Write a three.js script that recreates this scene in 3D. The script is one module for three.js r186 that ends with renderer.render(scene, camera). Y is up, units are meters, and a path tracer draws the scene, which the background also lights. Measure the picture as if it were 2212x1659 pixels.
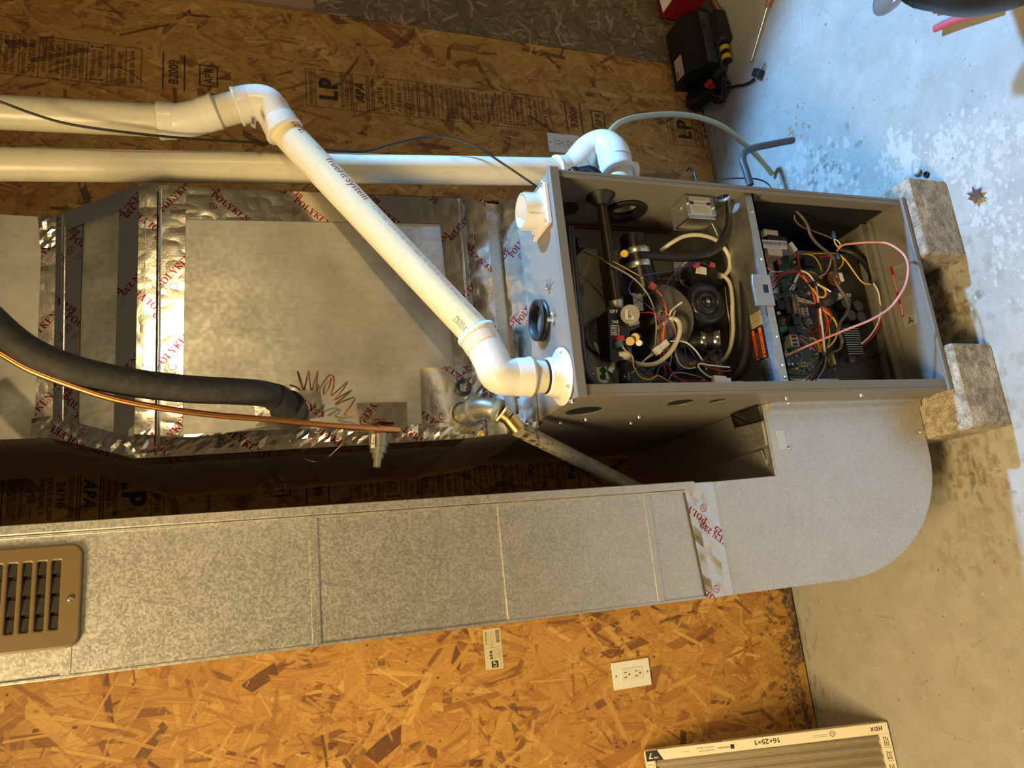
import * as THREE from 'three';
import { RoundedBoxGeometry } from 'three/addons/geometries/RoundedBoxGeometry.js';
import { mergeGeometries } from 'three/addons/utils/BufferGeometryUtils.js';
import { RectAreaLightUniformsLib } from 'three/addons/lights/RectAreaLightUniformsLib.js';

// ---------------------------------------------------------------- camera, sky, exposure
const scene = new THREE.Scene();
const camera = new THREE.PerspectiveCamera(54.893, 4 / 3, 0.05, 60);
camera.position.set(-0.2903, 1.529, 1.9505);
camera.up.set(0.963608, -0.01325, 0.26699);           // the phone was held on its side
camera.lookAt(0.206379, 0.878379, 0.125679);
const renderer = new THREE.WebGLRenderer({ antialias: true });
renderer.toneMapping = THREE.LinearToneMapping;
renderer.toneMappingExposure = 0.55;
renderer.shadowMap.enabled = true;
scene.background = new THREE.Color().setRGB(0.02, 0.025, 0.035);   // the garage is closed; nothing of the sky is seen
RectAreaLightUniformsLib.init();
const WARM = new THREE.Color().setRGB(1.0, 0.72, 0.33), COOL = new THREE.Color().setRGB(0.21, 0.52, 1.0);

// ---------------------------------------------------------------- helpers
function rng(seed) { let a = seed >>> 0; return () => { a = (a + 0x6D2B79F5) | 0; let t = Math.imul(a ^ (a >>> 15), 1 | a); t = (t + Math.imul(t ^ (t >>> 7), 61 | t)) ^ t; return ((t ^ (t >>> 14)) >>> 0) / 4294967296; }; }
const V = (a) => new THREE.Vector3(a[0], a[1], a[2]);
const taken = {};
function numbered(n) { taken[n] = (taken[n] ?? -1) + 1; return taken[n] ? n + '_' + String(taken[n]).padStart(3, '0') : n; }
function shadows(m) { m.castShadow = true; m.receiveShadow = true; return m; }
function thing(name, label, category, group) {
  const o = new THREE.Group(); o.name = numbered(name); o.userData = { label, category };
  if (group) o.userData.group = group;
  scene.add(o); return o;
}
function one(name, geo, mat, label, category, group) {
  const m = shadows(new THREE.Mesh(Array.isArray(geo) ? join(geo) : geo, mat)); m.name = numbered(name); m.userData = { label, category };
  if (group) m.userData.group = group;
  scene.add(m); return m;
}
function part(name, geo, mat, parent, label) {
  const m = shadows(new THREE.Mesh(Array.isArray(geo) ? join(geo) : geo, mat)); m.name = name;
  if (label) m.userData.label = label;
  parent.add(m); return m;
}
function struct(name, geo, mat, label) {
  const m = shadows(new THREE.Mesh(Array.isArray(geo) ? join(geo) : geo, mat)); m.name = name; m.userData = { kind: 'structure', label };
  scene.add(m); return m;
}
function join(list) {
  const gs = list.map((g) => { const n = g.index ? g.toNonIndexed() : g; for (const k of Object.keys(n.attributes)) if (!['position', 'normal', 'uv'].includes(k)) n.deleteAttribute(k); return n; });
  return gs.length === 1 ? gs[0] : mergeGeometries(gs);
}
// texture coordinates in metres, from the face's main direction
function metric(g0, du = 0, dv = 0, turn = 0) {
  const g = g0.index ? g0.toNonIndexed() : g0, p = g.attributes.position, uv = new Float32Array(p.count * 2);
  const a = new THREE.Vector3(), b = new THREE.Vector3(), c = new THREE.Vector3(), n = new THREE.Vector3(), cs = Math.cos(turn), sn = Math.sin(turn);
  for (let i = 0; i < p.count; i += 3) {
    a.fromBufferAttribute(p, i); b.fromBufferAttribute(p, i + 1); c.fromBufferAttribute(p, i + 2);
    n.crossVectors(b.clone().sub(a), c.clone().sub(a)); const x = Math.abs(n.x), y = Math.abs(n.y), z = Math.abs(n.z);
    [a, b, c].forEach((q, k) => {
      let u, v; if (z >= x && z >= y) { u = q.x; v = q.y; } else if (x >= y) { u = q.z; v = q.y; } else { u = q.x; v = q.z; }
      uv[(i + k) * 2] = u * cs - v * sn + du; uv[(i + k) * 2 + 1] = u * sn + v * cs + dv;
    });
  }
  g.setAttribute('uv', new THREE.BufferAttribute(uv, 2)); return g;
}
function box(x0, x1, y0, y1, z0, z1, r = 0) {
  const w = Math.abs(x1 - x0), h = Math.abs(y1 - y0), d = Math.abs(z1 - z0);
  const g = r > 0 ? new RoundedBoxGeometry(w, h, d, 2, Math.min(r, w / 2.05, h / 2.05, d / 2.05)) : new THREE.BoxGeometry(w, h, d);
  g.translate((x0 + x1) / 2, (y0 + y1) / 2, (z0 + z1) / 2); return metric(g);
}
// a box of size w, h, d at p, turned by euler angles
function turned(p, w, h, d, rx = 0, ry = 0, rz = 0, r = 0) {
  const g = r > 0 ? new RoundedBoxGeometry(w, h, d, 2, Math.min(r, w / 2.05, h / 2.05, d / 2.05)) : new THREE.BoxGeometry(w, h, d);
  const q = metric(g); q.applyMatrix4(new THREE.Matrix4().makeRotationFromEuler(new THREE.Euler(rx, ry, rz))); q.translate(p[0], p[1], p[2]); return q;
}
function between(g, a, b) {     // stands a y-axis geometry of unit base at a, pointing to b
  const A = V(a), B = V(b), q = new THREE.Quaternion().setFromUnitVectors(new THREE.Vector3(0, 1, 0), B.clone().sub(A).normalize());
  g.applyQuaternion(q); g.translate(A.x, A.y, A.z); return g;
}
function cyl(a, b, r0, r1 = r0, seg = 24, open = false) {
  const L = V(a).distanceTo(V(b)), g = new THREE.CylinderGeometry(r1, r0, L, seg, 1, open); g.translate(0, L / 2, 0);
  return between(g, a, b);
}
// a turned profile [[radius, height] ...] standing at a, pointing to b
function lathe(profile, a, b, seg = 28) {
  return between(new THREE.LatheGeometry(profile.map(([r, h]) => new THREE.Vector2(Math.max(r, 1e-5), h)), seg), a, b);
}
function ring(a, b, ro, ri, h, seg = 28) { return lathe([[ri, 0], [ro, 0], [ro, h], [ri, h], [ri, 0]], a, b, seg); }
function tube(pts, r, seg = 0, rad = 8, tension = 0.5, caps = true) {
  const c = new THREE.CatmullRomCurve3(pts.map(V), false, 'centripetal', tension), n = seg || Math.max(8, pts.length * 8);
  const g = new THREE.TubeGeometry(c, n, r, rad, false), L = c.getLength(), uv = g.attributes.uv;
  for (let i = 0; i < uv.count; i++) uv.setXY(i, uv.getX(i) * L, uv.getY(i) * r * 6.283);
  const out = [g];
  if (caps) for (const t of [0, 1]) { const p = c.getPoint(t), d = c.getTangent(t).multiplyScalar(t ? 1 : -1); const k = new THREE.CircleGeometry(r, rad); k.applyQuaternion(new THREE.Quaternion().setFromUnitVectors(new THREE.Vector3(0, 0, 1), d)); k.translate(p.x, p.y, p.z); out.push(k); }
  return join(out);
}
function prism(outline, z0, z1, holes = [], bevel = 0) {
  const s = new THREE.Shape(outline.map(([x, y]) => new THREE.Vector2(x, y)));
  for (const h of holes) s.holes.push(new THREE.Path(h.map(([x, y]) => new THREE.Vector2(x, y))));
  const g = new THREE.ExtrudeGeometry(s, { depth: z1 - z0 - 2 * bevel, bevelEnabled: bevel > 0, bevelThickness: bevel, bevelSize: bevel, bevelOffset: -bevel, bevelSegments: 2, curveSegments: 20 });
  g.translate(0, 0, z0 + bevel); return metric(g);
}
const circle = (x, y, r, n = 28) => Array.from({ length: n }, (_, i) => [x + r * Math.cos(i / n * 6.2832), y + r * Math.sin(i / n * 6.2832)]);
// a plate across x: outline given as [z, y]
function sidePlate(outline, x0, x1, holes = []) {
  const flip = (l) => l.map(([z, y]) => [-z, y]);
  const g = prism(flip(outline), x0, x1, holes.map(flip)); g.rotateY(Math.PI / 2); // (X,Y,Z) -> (Z,Y,-X): -(-z)=z
  return metric(g);
}
function hash3(x, y, s) { const h = Math.sin(x * 127.1 + y * 311.7 + s * 74.7) * 43758.5453; return h - Math.floor(h); }
function vnoise(x, y, s) {
  const i = Math.floor(x), j = Math.floor(y), f = x - i, g = y - j, u = f * f * (3 - 2 * f), w = g * g * (3 - 2 * g);
  return (hash3(i, j, s) * (1 - u) + hash3(i + 1, j, s) * u) * (1 - w) + (hash3(i, j + 1, s) * (1 - u) + hash3(i + 1, j + 1, s) * u) * w;
}
// a sheet of tape: four corners, laid off its ground by off, with creases
let sheetSeed = 1;
function sheet(p00, p10, p11, p01, off = 0.0012, amp = 0.0012, cell = 0.02, du = 0, dv = 0, turn = 0, crumpled = false) {
  const A = V(p00), B = V(p10), Cc = V(p11), D = V(p01), s = ++sheetSeed;
  const nu = Math.max(2, Math.min(90, Math.round((A.distanceTo(B) + D.distanceTo(Cc)) / 2 / (cell / 3)))), nv = Math.max(2, Math.min(90, Math.round((A.distanceTo(D) + B.distanceTo(Cc)) / 2 / (cell / 3))));
  const n = new THREE.Vector3().crossVectors(B.clone().sub(A), D.clone().sub(A)).normalize();
  const pos = [], uv = [], idx = [], cs = Math.cos(turn), sn = Math.sin(turn);
  for (let j = 0; j <= nv; j++) for (let i = 0; i <= nu; i++) {
    const u = i / nu, v = j / nv, p = A.clone().multiplyScalar((1 - u) * (1 - v)).addScaledVector(B, u * (1 - v)).addScaledVector(Cc, u * v).addScaledVector(D, (1 - u) * v);
    const X = (p.x + p.z) / cell, Y = p.y / cell, edge = (i === 0 || j === 0 || i === nu || j === nv) ? 0.25 : 1;
    const h = crumpled ? Math.abs(vnoise(X, Y, s) - 0.5) * 1.3 + (hash3(i, j, s) - 0.3) * 0.5 : Math.abs(vnoise(X, Y, s) - 0.5) * 1.2 + Math.abs(vnoise(X * 2.3, Y * 2.3, s + 9) - 0.5) * 0.5;
    p.addScaledVector(n, off + amp * h * edge); pos.push(p.x, p.y, p.z);
    uv.push(p.x * cs - p.y * sn + du, p.x * sn + p.y * cs + dv);
  }
  for (let j = 0; j < nv; j++) for (let i = 0; i < nu; i++) { const a = j * (nu + 1) + i, b = a + 1, c = a + nu + 2, d = a + nu + 1; idx.push(a, b, c, a, c, d); }
  const g = new THREE.BufferGeometry(); g.setAttribute('position', new THREE.Float32BufferAttribute(pos, 3)); g.setAttribute('uv', new THREE.Float32BufferAttribute(uv, 2)); g.setIndex(idx); if (crumpled) { const f = g.toNonIndexed(); f.computeVertexNormals(); return f; } g.computeVertexNormals(); return g;
}
function loft(levels) {   // [{y, x0, x1, z0, z1}] from bottom to top: four walls and two ends
  const pos = [], quad = (a, b, c, d) => pos.push(...a, ...b, ...c, ...a, ...c, ...d);
  const c4 = (l) => [[l.x0, l.y0 ?? l.y, l.z1], [l.x1, l.y1 ?? l.y, l.z1], [l.x1, l.y1 ?? l.y, l.z0], [l.x0, l.y0 ?? l.y, l.z0]];
  for (let i = 0; i + 1 < levels.length; i++) { const a = c4(levels[i]), b = c4(levels[i + 1]); for (let k = 0; k < 4; k++) quad(a[k], a[(k + 1) % 4], b[(k + 1) % 4], b[k]); }
  const a = c4(levels[0]), b = c4(levels[levels.length - 1]); quad(a[3], a[2], a[1], a[0]); quad(b[0], b[1], b[2], b[3]);
  const g = new THREE.BufferGeometry(); g.setAttribute('position', new THREE.Float32BufferAttribute(pos, 3)); g.computeVertexNormals(); return metric(g);
}
// ---------------------------------------------------------------- computed textures
function wrapTex(t, size, srgb) { t.wrapS = t.wrapT = THREE.RepeatWrapping; t.magFilter = THREE.LinearFilter; t.repeat.set(1 / size, 1 / size); if (srgb) t.colorSpace = THREE.SRGBColorSpace; t.needsUpdate = true; return t; }
function dataTex(n, size, fn, srgb) {
  const d = new Uint8Array(n * n * 4);
  for (let j = 0; j < n; j++) for (let i = 0; i < n; i++) { const c = fn(i, j), k = (j * n + i) * 4; for (let q = 0; q < 3; q++) d[k + q] = Math.max(0, Math.min(255, c[q] ?? c[0])); d[k + 3] = 255; }
  return wrapTex(new THREE.DataTexture(d, n, n), size, srgb);
}
function tnoise(x, y, per, s) {   // repeats after per cells
  const i = Math.floor(x), j = Math.floor(y), f = x - i, g = y - j, u = f * f * (3 - 2 * f), w = g * g * (3 - 2 * g), m = (q) => ((q % per) + per) % per;
  return (hash3(m(i), m(j), s) * (1 - u) + hash3(m(i + 1), m(j), s) * u) * (1 - w) + (hash3(m(i), m(j + 1), s) * (1 - u) + hash3(m(i + 1), m(j + 1), s) * u) * w;
}
function cells(n, count, seed) {  // repeating random crystals: value of the nearest seed point
  const r = rng(seed), g = Math.round(Math.sqrt(count)), pts = [];
  for (let j = 0; j < g; j++) for (let i = 0; i < g; i++) pts.push([i + r(), j + r(), r(), r()]);
  const out = new Float32Array(n * n), k = g / n;
  for (let y = 0; y < n; y++) for (let x = 0; x < n; x++) {
    const X = x * k, Y = y * k, ci = Math.floor(X), cj = Math.floor(Y); let best = 9, val = 0;
    for (let b = -1; b <= 1; b++) for (let a = -1; a <= 1; a++) {
      const ii = ci + a, jj = cj + b, p = pts[((jj % g + g) % g) * g + (ii % g + g) % g], dx = p[0] + (ii - (ii % g + g) % g) - X, dy = p[1] + (jj - (jj % g + g) % g) - Y;
      const e = dx * dx * (0.4 + 1.2 * p[3]) + dy * dy * (1.6 - 1.2 * p[3]); if (e < best) { best = e; val = p[2]; }
    }
    out[y * n + x] = val;
  }
  return out;
}
function canvas(w, h, draw) { const c = document.createElement('canvas'); c.width = w; c.height = h; const x = c.getContext('2d'); draw(x, w, h); return c; }
function canvasTex(c, srgb = true) { const t = new THREE.CanvasTexture(c); if (srgb) t.colorSpace = THREE.SRGBColorSpace; t.anisotropy = 8; return t; }
const mat = (o) => new THREE.MeshStandardMaterial(o);
const phys = (o) => new THREE.MeshPhysicalMaterial(o);
const lin = (r, g, b) => new THREE.Color().setRGB(r, g, b);

const spangle = cells(512, 96 * 96, 11), spangleB = cells(512, 20 * 20, 12);
const galvColor = dataTex(512, 0.26, (i, j) => { const k = j * 512 + i, b = tnoise(i / 64, j / 64, 8, 3); return [206 + 20 * spangle[k] + 3 * spangleB[k] + 6 * (b - 0.5)]; }, true);
const galvRough = dataTex(512, 0.26, (i, j) => { const k = j * 512 + i, b = tnoise(i / 32, j / 32, 16, 4); return [0, 88 + 26 * spangle[k] + 10 * b, 255]; }, false);
const galv = mat({ color: lin(0.90, 0.89, 0.86), metalness: 0.93, roughness: 1, map: galvColor, roughnessMap: galvRough });
const smearColor = dataTex(512, 0.5, (i, j) => { const a = tnoise(i / 40, j / 40, 12.8 | 0, 5), b = tnoise(i / 9, j / 9, 56, 6), c = tnoise(i / 2, j / 128, 256, 7); const st = tnoise(i / 70, j / 70, 7, 15); return [186 + 14 * a + 10 * b - 8 * c - 10 * st - (hash3(i, j, 9) > 0.994 ? 40 * st : 0)]; }, true);
const smearRough = dataTex(512, 0.5, (i, j) => { const a = tnoise(i / 40, j / 40, 12, 5), b = tnoise(i / 6, j / 6, 85, 8); return [0, 92 + 26 * a + 20 * b, 255]; }, false);
const galvDull = mat({ color: lin(0.92, 0.91, 0.87), metalness: 0.93, roughness: 1, map: smearColor, roughnessMap: smearRough });
const foilCanvas = canvas(1024, 1024, (x, w) => {
  x.fillStyle = '#dcdcda'; x.fillRect(0, 0, w, w);
  const stamp = (px, py) => {
    x.save(); x.translate(px, py); x.rotate(-0.9);
    x.fillStyle = '#a5224a'; x.strokeStyle = '#a5224a';
    x.font = 'bold 58px serif'; x.fillText('POLYKEN', 0, 0); x.font = 'bold 54px sans-serif'; x.fillText('239', 300, 0);
    x.lineWidth = 4; x.beginPath(); x.arc(60, 44, 22, 0, 6.3); x.stroke(); x.font = 'bold 24px sans-serif'; x.fillText('UL', 45, 53); x.font = '13px sans-serif'; x.fillText('LISTED', 38, 82);
    x.font = '16px sans-serif'; x.fillText('181A-P', 110, 38); x.fillText('181B-FX', 110, 56); x.fillText('52P4', 110, 74);
    x.restore();
  };
  for (let r = -1; r < 5; r++) for (let c = -1; c < 3; c++) { const X = c * 512 + (r & 1) * 256, Y = r * 256 + 200; stamp(X, Y); }
  x.save(); x.translate(620, 640); x.rotate(-0.9); x.fillStyle = '#a5224a'; x.font = 'bold 60px sans-serif'; x.fillText('1Q/25', 0, 0); x.restore();
});
const foilMap = wrapTex(canvasTex(foilCanvas), 0.30, true);
const crinkle = dataTex(512, 0.34, (i, j) => { let v = 0; for (const [c, p, a, s] of [[64, 8, 0.6, 21], [32, 16, 0.4, 22], [8, 64, 0.06, 23]]) v += a * Math.abs(tnoise(i / c, j / c, p, s) - 0.5) * 2; return [v * 230]; }, false);
const foilTape = mat({ color: lin(0.93, 0.92, 0.90), metalness: 1, roughness: 0.2, map: foilMap, bumpMap: crinkle, bumpScale: 0.0009 });
const speck = dataTex(512, 0.12, (i, j) => [128 + 90 * (tnoise(i / 3, j / 3, 170, 31) - 0.5) + 60 * (tnoise(i / 12, j / 12, 42, 32) - 0.5)], false);
const paint = mat({ color: lin(0.165, 0.155, 0.135), roughness: 0.42, bumpMap: speck, bumpScale: 0.0002 });
const plateTop = mat({ color: lin(0.31, 0.275, 0.225), metalness: 0.5, roughness: 0.46 });
const steel = mat({ color: lin(0.62, 0.62, 0.60), metalness: 1, roughness: 0.3 });
const zinc = mat({ color: lin(0.46, 0.47, 0.46), metalness: 0.8, roughness: 0.42 });
const brass = mat({ color: lin(0.62, 0.45, 0.18), metalness: 1, roughness: 0.32 });
const copper = mat({ color: lin(0.62, 0.27, 0.10), metalness: 1, roughness: 0.33 });
const copperOld = mat({ color: lin(0.30, 0.16, 0.08), metalness: 0.9, roughness: 0.4 });
const rubber = mat({ color: lin(0.012, 0.012, 0.013), roughness: 0.5 });
const plasticBlack = mat({ color: lin(0.011, 0.011, 0.012), roughness: 0.28 });
const ironBlack = mat({ color: lin(0.035, 0.026, 0.018), metalness: 0.55, roughness: 0.38 });
const foamMap = dataTex(256, 0.2, (i, j) => { const v = 30 + 16 * tnoise(i / 8, j / 8, 32, 41) + 14 * tnoise(i / 40, j / 40, 6, 42); return [v, v, v]; }, true);
const foam = mat({ color: lin(0.9, 0.9, 0.88), map: foamMap, roughness: 0.72, bumpMap: speck, bumpScale: 0.0006 });
const dirtMap = dataTex(512, 0.5, (i, j) => { const a = tnoise(i / 50, j / 14, 10, 51), b = tnoise(i / 5, j / 5, 102, 52), k = Math.max(0, a - 0.62) * b * 60; return [238 - k, 236 - k, 226 - k * 1.1]; }, true);
const pvc = mat({ color: lin(0.76, 0.73, 0.64), map: dirtMap, roughness: 0.32 });
const pvcWhite = mat({ color: lin(0.74, 0.72, 0.66), roughness: 0.28 });
const whitePlastic = mat({ color: lin(0.80, 0.79, 0.76), roughness: 0.35 });
const cream = mat({ color: lin(0.62, 0.54, 0.37), roughness: 0.45 });
const silicone = phys({ color: lin(0.78, 0.73, 0.58), roughness: 0.35, transmission: 0.35, thickness: 0 });
const clearTube = phys({ color: lin(0.62, 0.52, 0.27), roughness: 0.25, transmission: 0.35, thickness: 0 });
const W = {};
for (const [k, c] of Object.entries({ red: [0.42, 0.018, 0.014], yellow: [0.66, 0.40, 0.016], white: [0.74, 0.71, 0.64], blue: [0.012, 0.03, 0.16], black: [0.010, 0.010, 0.011], orange: [0.72, 0.12, 0.012], brown: [0.085, 0.038, 0.018], purple: [0.055, 0.028, 0.17], green: [0.018, 0.14, 0.06], gray: [0.22, 0.21, 0.20], pink: [0.62, 0.27, 0.24] })) W[k] = mat({ color: lin(...c), roughness: 0.38 });

// ---------------------------------------------------------------- the room
const RX0 = -2.6, RX1 = 3.3, RZ1 = 5.2, RY = 2.75;
// painted concrete floor: grey paint, bare and peeled patches, rust, dust
const floorCanvas = canvas(2048, 1024, (x, w, h) => {        // x -1.2..2.0 m, z 0..1.6 m
  const r = rng(5), X = (m) => (m + 1.2) / 3.2 * w, Yz = (m) => m / 1.6 * h;
  x.fillStyle = '#b3b1aa'; x.fillRect(0, 0, w, h);
  for (let i = 0; i < 5200; i++) { const v = r(); x.fillStyle = v < 0.5 ? 'rgba(150,148,140,0.10)' : 'rgba(205,204,200,0.10)'; x.beginPath(); x.ellipse(r() * w, r() * h, 3 + r() * 34, 2 + r() * 16, r() * 3.1, 0, 6.3); x.fill(); }
  for (let i = 0; i < 700; i++) { x.strokeStyle = r() < 0.6 ? 'rgba(222,222,218,0.30)' : 'rgba(110,106,98,0.30)'; x.lineWidth = 0.6 + r(); const a = r() * w, b = r() * h, t = r() * 6.3, l = 4 + r() * 40; x.beginPath(); x.moveTo(a, b); x.lineTo(a + Math.cos(t) * l, b + Math.sin(t) * l); x.stroke(); }
  for (let i = 0; i < 46000; i++) { x.fillStyle = r() < 0.5 ? 'rgba(120,118,112,0.20)' : 'rgba(226,226,222,0.20)'; x.fillRect(r() * w, r() * h, 0.8 + r() * 2.2, 0.8 + r() * 1.6); }
  for (let i = 0; i < 900; i++) { x.fillStyle = r() < 0.45 ? 'rgba(70,66,58,0.55)' : 'rgba(236,236,232,0.6)'; x.fillRect(r() * w, r() * h, 1 + r() * 2.4, 1 + r() * 1.6); }
  const blob = (cx, cy, rx, ry, col, n = 11) => { x.fillStyle = col; x.beginPath(); for (let k = 0; k < n; k++) { const t = k / n * 6.283, q = 0.45 + r() * 0.75; const px = cx + Math.cos(t) * rx * q, py = cy + Math.sin(t) * ry * q; k ? x.lineTo(px, py) : x.moveTo(px, py); } x.closePath(); x.fill(); };
  const peel = (mx, mz, sx, sz, n, s0, s1) => { for (let i = 0; i < n; i++) { const a = X(mx + (r() + r() - 1) * sx), b = Yz(mz + (r() + r() - 1) * sz), s = s0 + r() * r() * s1; blob(a, b, s * (0.7 + r()), s * (0.5 + r() * 0.7), r() < 0.75 ? '#cac8c0' : '#bfbcb3'); } };
  // dirt round the blocks and along the wall
  for (let i = 0; i < 420; i++) { const a = X(0.20 + (r() + r() - 1) * 0.14), b = Yz(0.66 + (r() + r() - 1) * 0.17); blob(a, b, 2 + r() * 11, 1.5 + r() * 6, r() < 0.7 ? 'rgba(66,50,30,0.30)' : 'rgba(170,146,104,0.30)'); }
  for (let i = 0; i < 160; i++) { const a = X(-0.16 + (r() + r() - 1) * 0.08), b = Yz(0.66 + (r() + r() - 1) * 0.13); blob(a, b, 2 + r() * 10, 1.5 + r() * 5, r() < 0.6 ? 'rgba(84,66,40,0.22)' : 'rgba(206,182,136,0.24)'); }
  for (let i = 0; i < 420; i++) { const a = X(-0.02 + (r() - 0.5) * 0.75), b = Yz(0.72 + (r() + r() - 1) * 0.22); blob(a, b, 3 + r() * 13, 2 + r() * 9, r() < 0.55 ? 'rgba(120,104,78,0.16)' : 'rgba(190,176,146,0.16)'); }
  for (let i = 0; i < 260; i++) { const a = X(0.55 + (r() - 0.5) * 0.5), b = Yz(0.42 + (r() + r() - 1) * 0.22); blob(a, b, 2 + r() * 10, 2 + r() * 8, r() < 0.6 ? 'rgba(110,104,94,0.35)' : 'rgba(222,220,212,0.5)'); }
  for (let i = 0; i < 200; i++) blob(X(-1.2 + r() * 3.2), Yz(r() * r() * 0.10), 3 + r() * 14, 1 + r() * 4, 'rgba(96,92,82,0.25)');
  peel(0.56, 0.84, 0.09, 0.10, 200, 1.0, 8); peel(0.44, 0.88, 0.12, 0.04, 180, 1.0, 7); peel(0.30, 0.92, 0.20, 0.06, 200, 0.8, 6); peel(0.10, 0.93, 0.22, 0.07, 160, 0.7, 4); peel(0.70, 0.48, 0.10, 0.10, 110, 1, 10);
  peel(0.62, 0.70, 0.10, 0.07, 120, 1, 10); peel(0.80, 0.38, 0.08, 0.08, 60, 1, 13); peel(0.50, 0.96, 0.10, 0.08, 120, 1, 9); peel(0.4, 0.78, 0.9, 0.5, 260, 0.5, 2.6); peel(-0.5, 0.6, 0.7, 0.5, 90, 0.4, 2.4);
  blob(X(0.615), Yz(0.735), 30, 18, '#cecbc3', 15); blob(X(0.655), Yz(0.70), 22, 12, '#cecbc3', 13);
  for (let i = 0; i < 26; i++) blob(X(0.93 + (r() - 0.5) * 0.12), Yz(0.42 + (r() - 0.5) * 0.12), 1 + r() * 5, 1 + r() * 4, 'rgba(178,112,76,0.55)');
  for (let i = 0; i < 60; i++) blob(X(-0.9 + r() * 2.4), Yz(0.2 + r()), 0.8 + r() * 2.2, 0.8 + r() * 1.6, 'rgba(70,64,54,0.7)');
});
const floorTex = canvasTex(floorCanvas), floorBump = canvasTex(floorCanvas, false);
for (const t of [floorTex, floorBump]) { t.wrapS = t.wrapT = THREE.MirroredRepeatWrapping; }
const floorMat = mat({ color: lin(0.80, 0.80, 0.79), map: floorTex, bumpMap: floorBump, bumpScale: 0.0012, roughness: 0.55 });
const floorGeo = box(RX0 - 0.2, RX1 + 0.2, -0.15, 0, -0.2, RZ1 + 0.2);
{ const p = floorGeo.attributes.position, uv = floorGeo.attributes.uv; for (let i = 0; i < p.count; i++) uv.setXY(i, (p.getX(i) + 1.2) / 3.2, 1 - p.getZ(i) / 1.6); }
struct('floor', floorGeo, floorMat, 'grey painted concrete floor with peeling patches');

// oriented strand board: flakes of wood pressed flat, in sheets of 1.22 m
function osbCanvas(seed, tones, rough, stamps) {
  return canvas(1024, 2048, (x, w, h) => {
    const r = rng(seed); x.fillStyle = tones[0]; x.fillRect(0, 0, w, h);
    const n = rough ? 9000 : 4600;
    for (let i = 0; i < n; i++) {
      const L = rough ? 14 + r() * 46 : 30 + r() * 95, Wd = rough ? 2 + r() * 8 : 5 + r() * r() * 28, px = r() * w, py = r() * h;
      let a = Math.PI / 2 + (r() + r() + r() - 1.5) * (rough ? 2.2 : 1.25); if (r() < 0.14) a += Math.PI / 2;
      const t = tones[1 + Math.floor(Math.pow(r(), 1.0) * (tones.length - 1))];
      x.save(); x.translate(px, py); x.rotate(a); x.globalAlpha = 0.5 + r() * 0.45; x.fillStyle = t;
      const e = Wd / 2, s1 = (r() - 0.5) * Wd, s2 = (r() - 0.5) * Wd;
      x.beginPath(); x.moveTo(-L / 2 + s1, -e); x.lineTo(L * 0.1, -e * (0.8 + r() * 0.3)); x.lineTo(L / 2 + s2, -e * (0.7 + r() * 0.4)); x.lineTo(L / 2 - s2, e * (0.7 + r() * 0.4)); x.lineTo(0, e * (0.85 + r() * 0.3)); x.lineTo(-L / 2 - s1, e); x.closePath(); x.fill();
      x.globalAlpha = 0.16 + r() * 0.16; x.strokeStyle = '#3a2210'; x.lineWidth = 0.8; x.stroke();
      x.globalAlpha = 0.10 + r() * 0.16; x.lineWidth = 0.7; const m = Math.floor(Wd / 3.2);
      for (let k = 1; k < m; k++) { const yy = -e + Wd * k / m; x.strokeStyle = k % 2 ? '#7a4e1e' : '#dcb268'; x.beginPath(); x.moveTo(-L / 2 + 2, yy); x.lineTo(L / 2 - 2, yy + (r() - 0.5) * 2); x.stroke(); }
      x.restore();
    }
    for (let i = 0; i < (rough ? 0 : 5200); i++) {   // thin strands and splinters over the flakes
      const L = 10 + r() * r() * 70, Wd = 1.2 + r() * r() * 7, a = Math.PI / 2 + (r() + r() - 1) * 1.5; x.save(); x.translate(r() * w, r() * h); x.rotate(a); x.globalAlpha = 0.25 + r() * 0.5;
      x.fillStyle = r() < 0.3 ? tones[12] : r() < 0.5 ? tones[13] : r() < 0.35 ? tones[16] : tones[1 + Math.floor(r() * 10)]; x.beginPath(); x.moveTo(-L / 2, 0); x.lineTo(-L * 0.2, -Wd / 2); x.lineTo(L * 0.4, -Wd * 0.4); x.lineTo(L / 2, Wd * 0.1); x.lineTo(L * 0.2, Wd / 2); x.closePath(); x.fill(); x.restore();
    }
    for (let i = 0; i < 26000; i++) { x.globalAlpha = 0.10 + r() * 0.12; x.fillStyle = r() < 0.55 ? '#5a3414' : '#e6c07a'; const l = 1 + r() * 7; x.fillRect(r() * w, r() * h, 1 + r(), l); }
    for (let i = 0; i < 240; i++) { x.globalAlpha = 0.7; x.fillStyle = '#2a170a'; x.beginPath(); x.ellipse(r() * w, r() * h, 1 + r() * 2.2, 0.8 + r() * 1.4, r() * 3, 0, 6.3); x.fill(); }
    for (let i = 0; i < 34; i++) { x.globalAlpha = 0.55; x.strokeStyle = '#2a170a'; x.lineWidth = 1 + r() * 1.6; const a = r() * w, b = r() * h, t = Math.PI / 2 + (r() - 0.5) * 2, l = 10 + r() * 26; x.beginPath(); x.moveTo(a, b); x.lineTo(a + Math.cos(t) * l, b + Math.sin(t) * l); x.stroke(); }
    x.globalAlpha = 1; if (stamps) stamps(x, w, h);
  });
}
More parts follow.
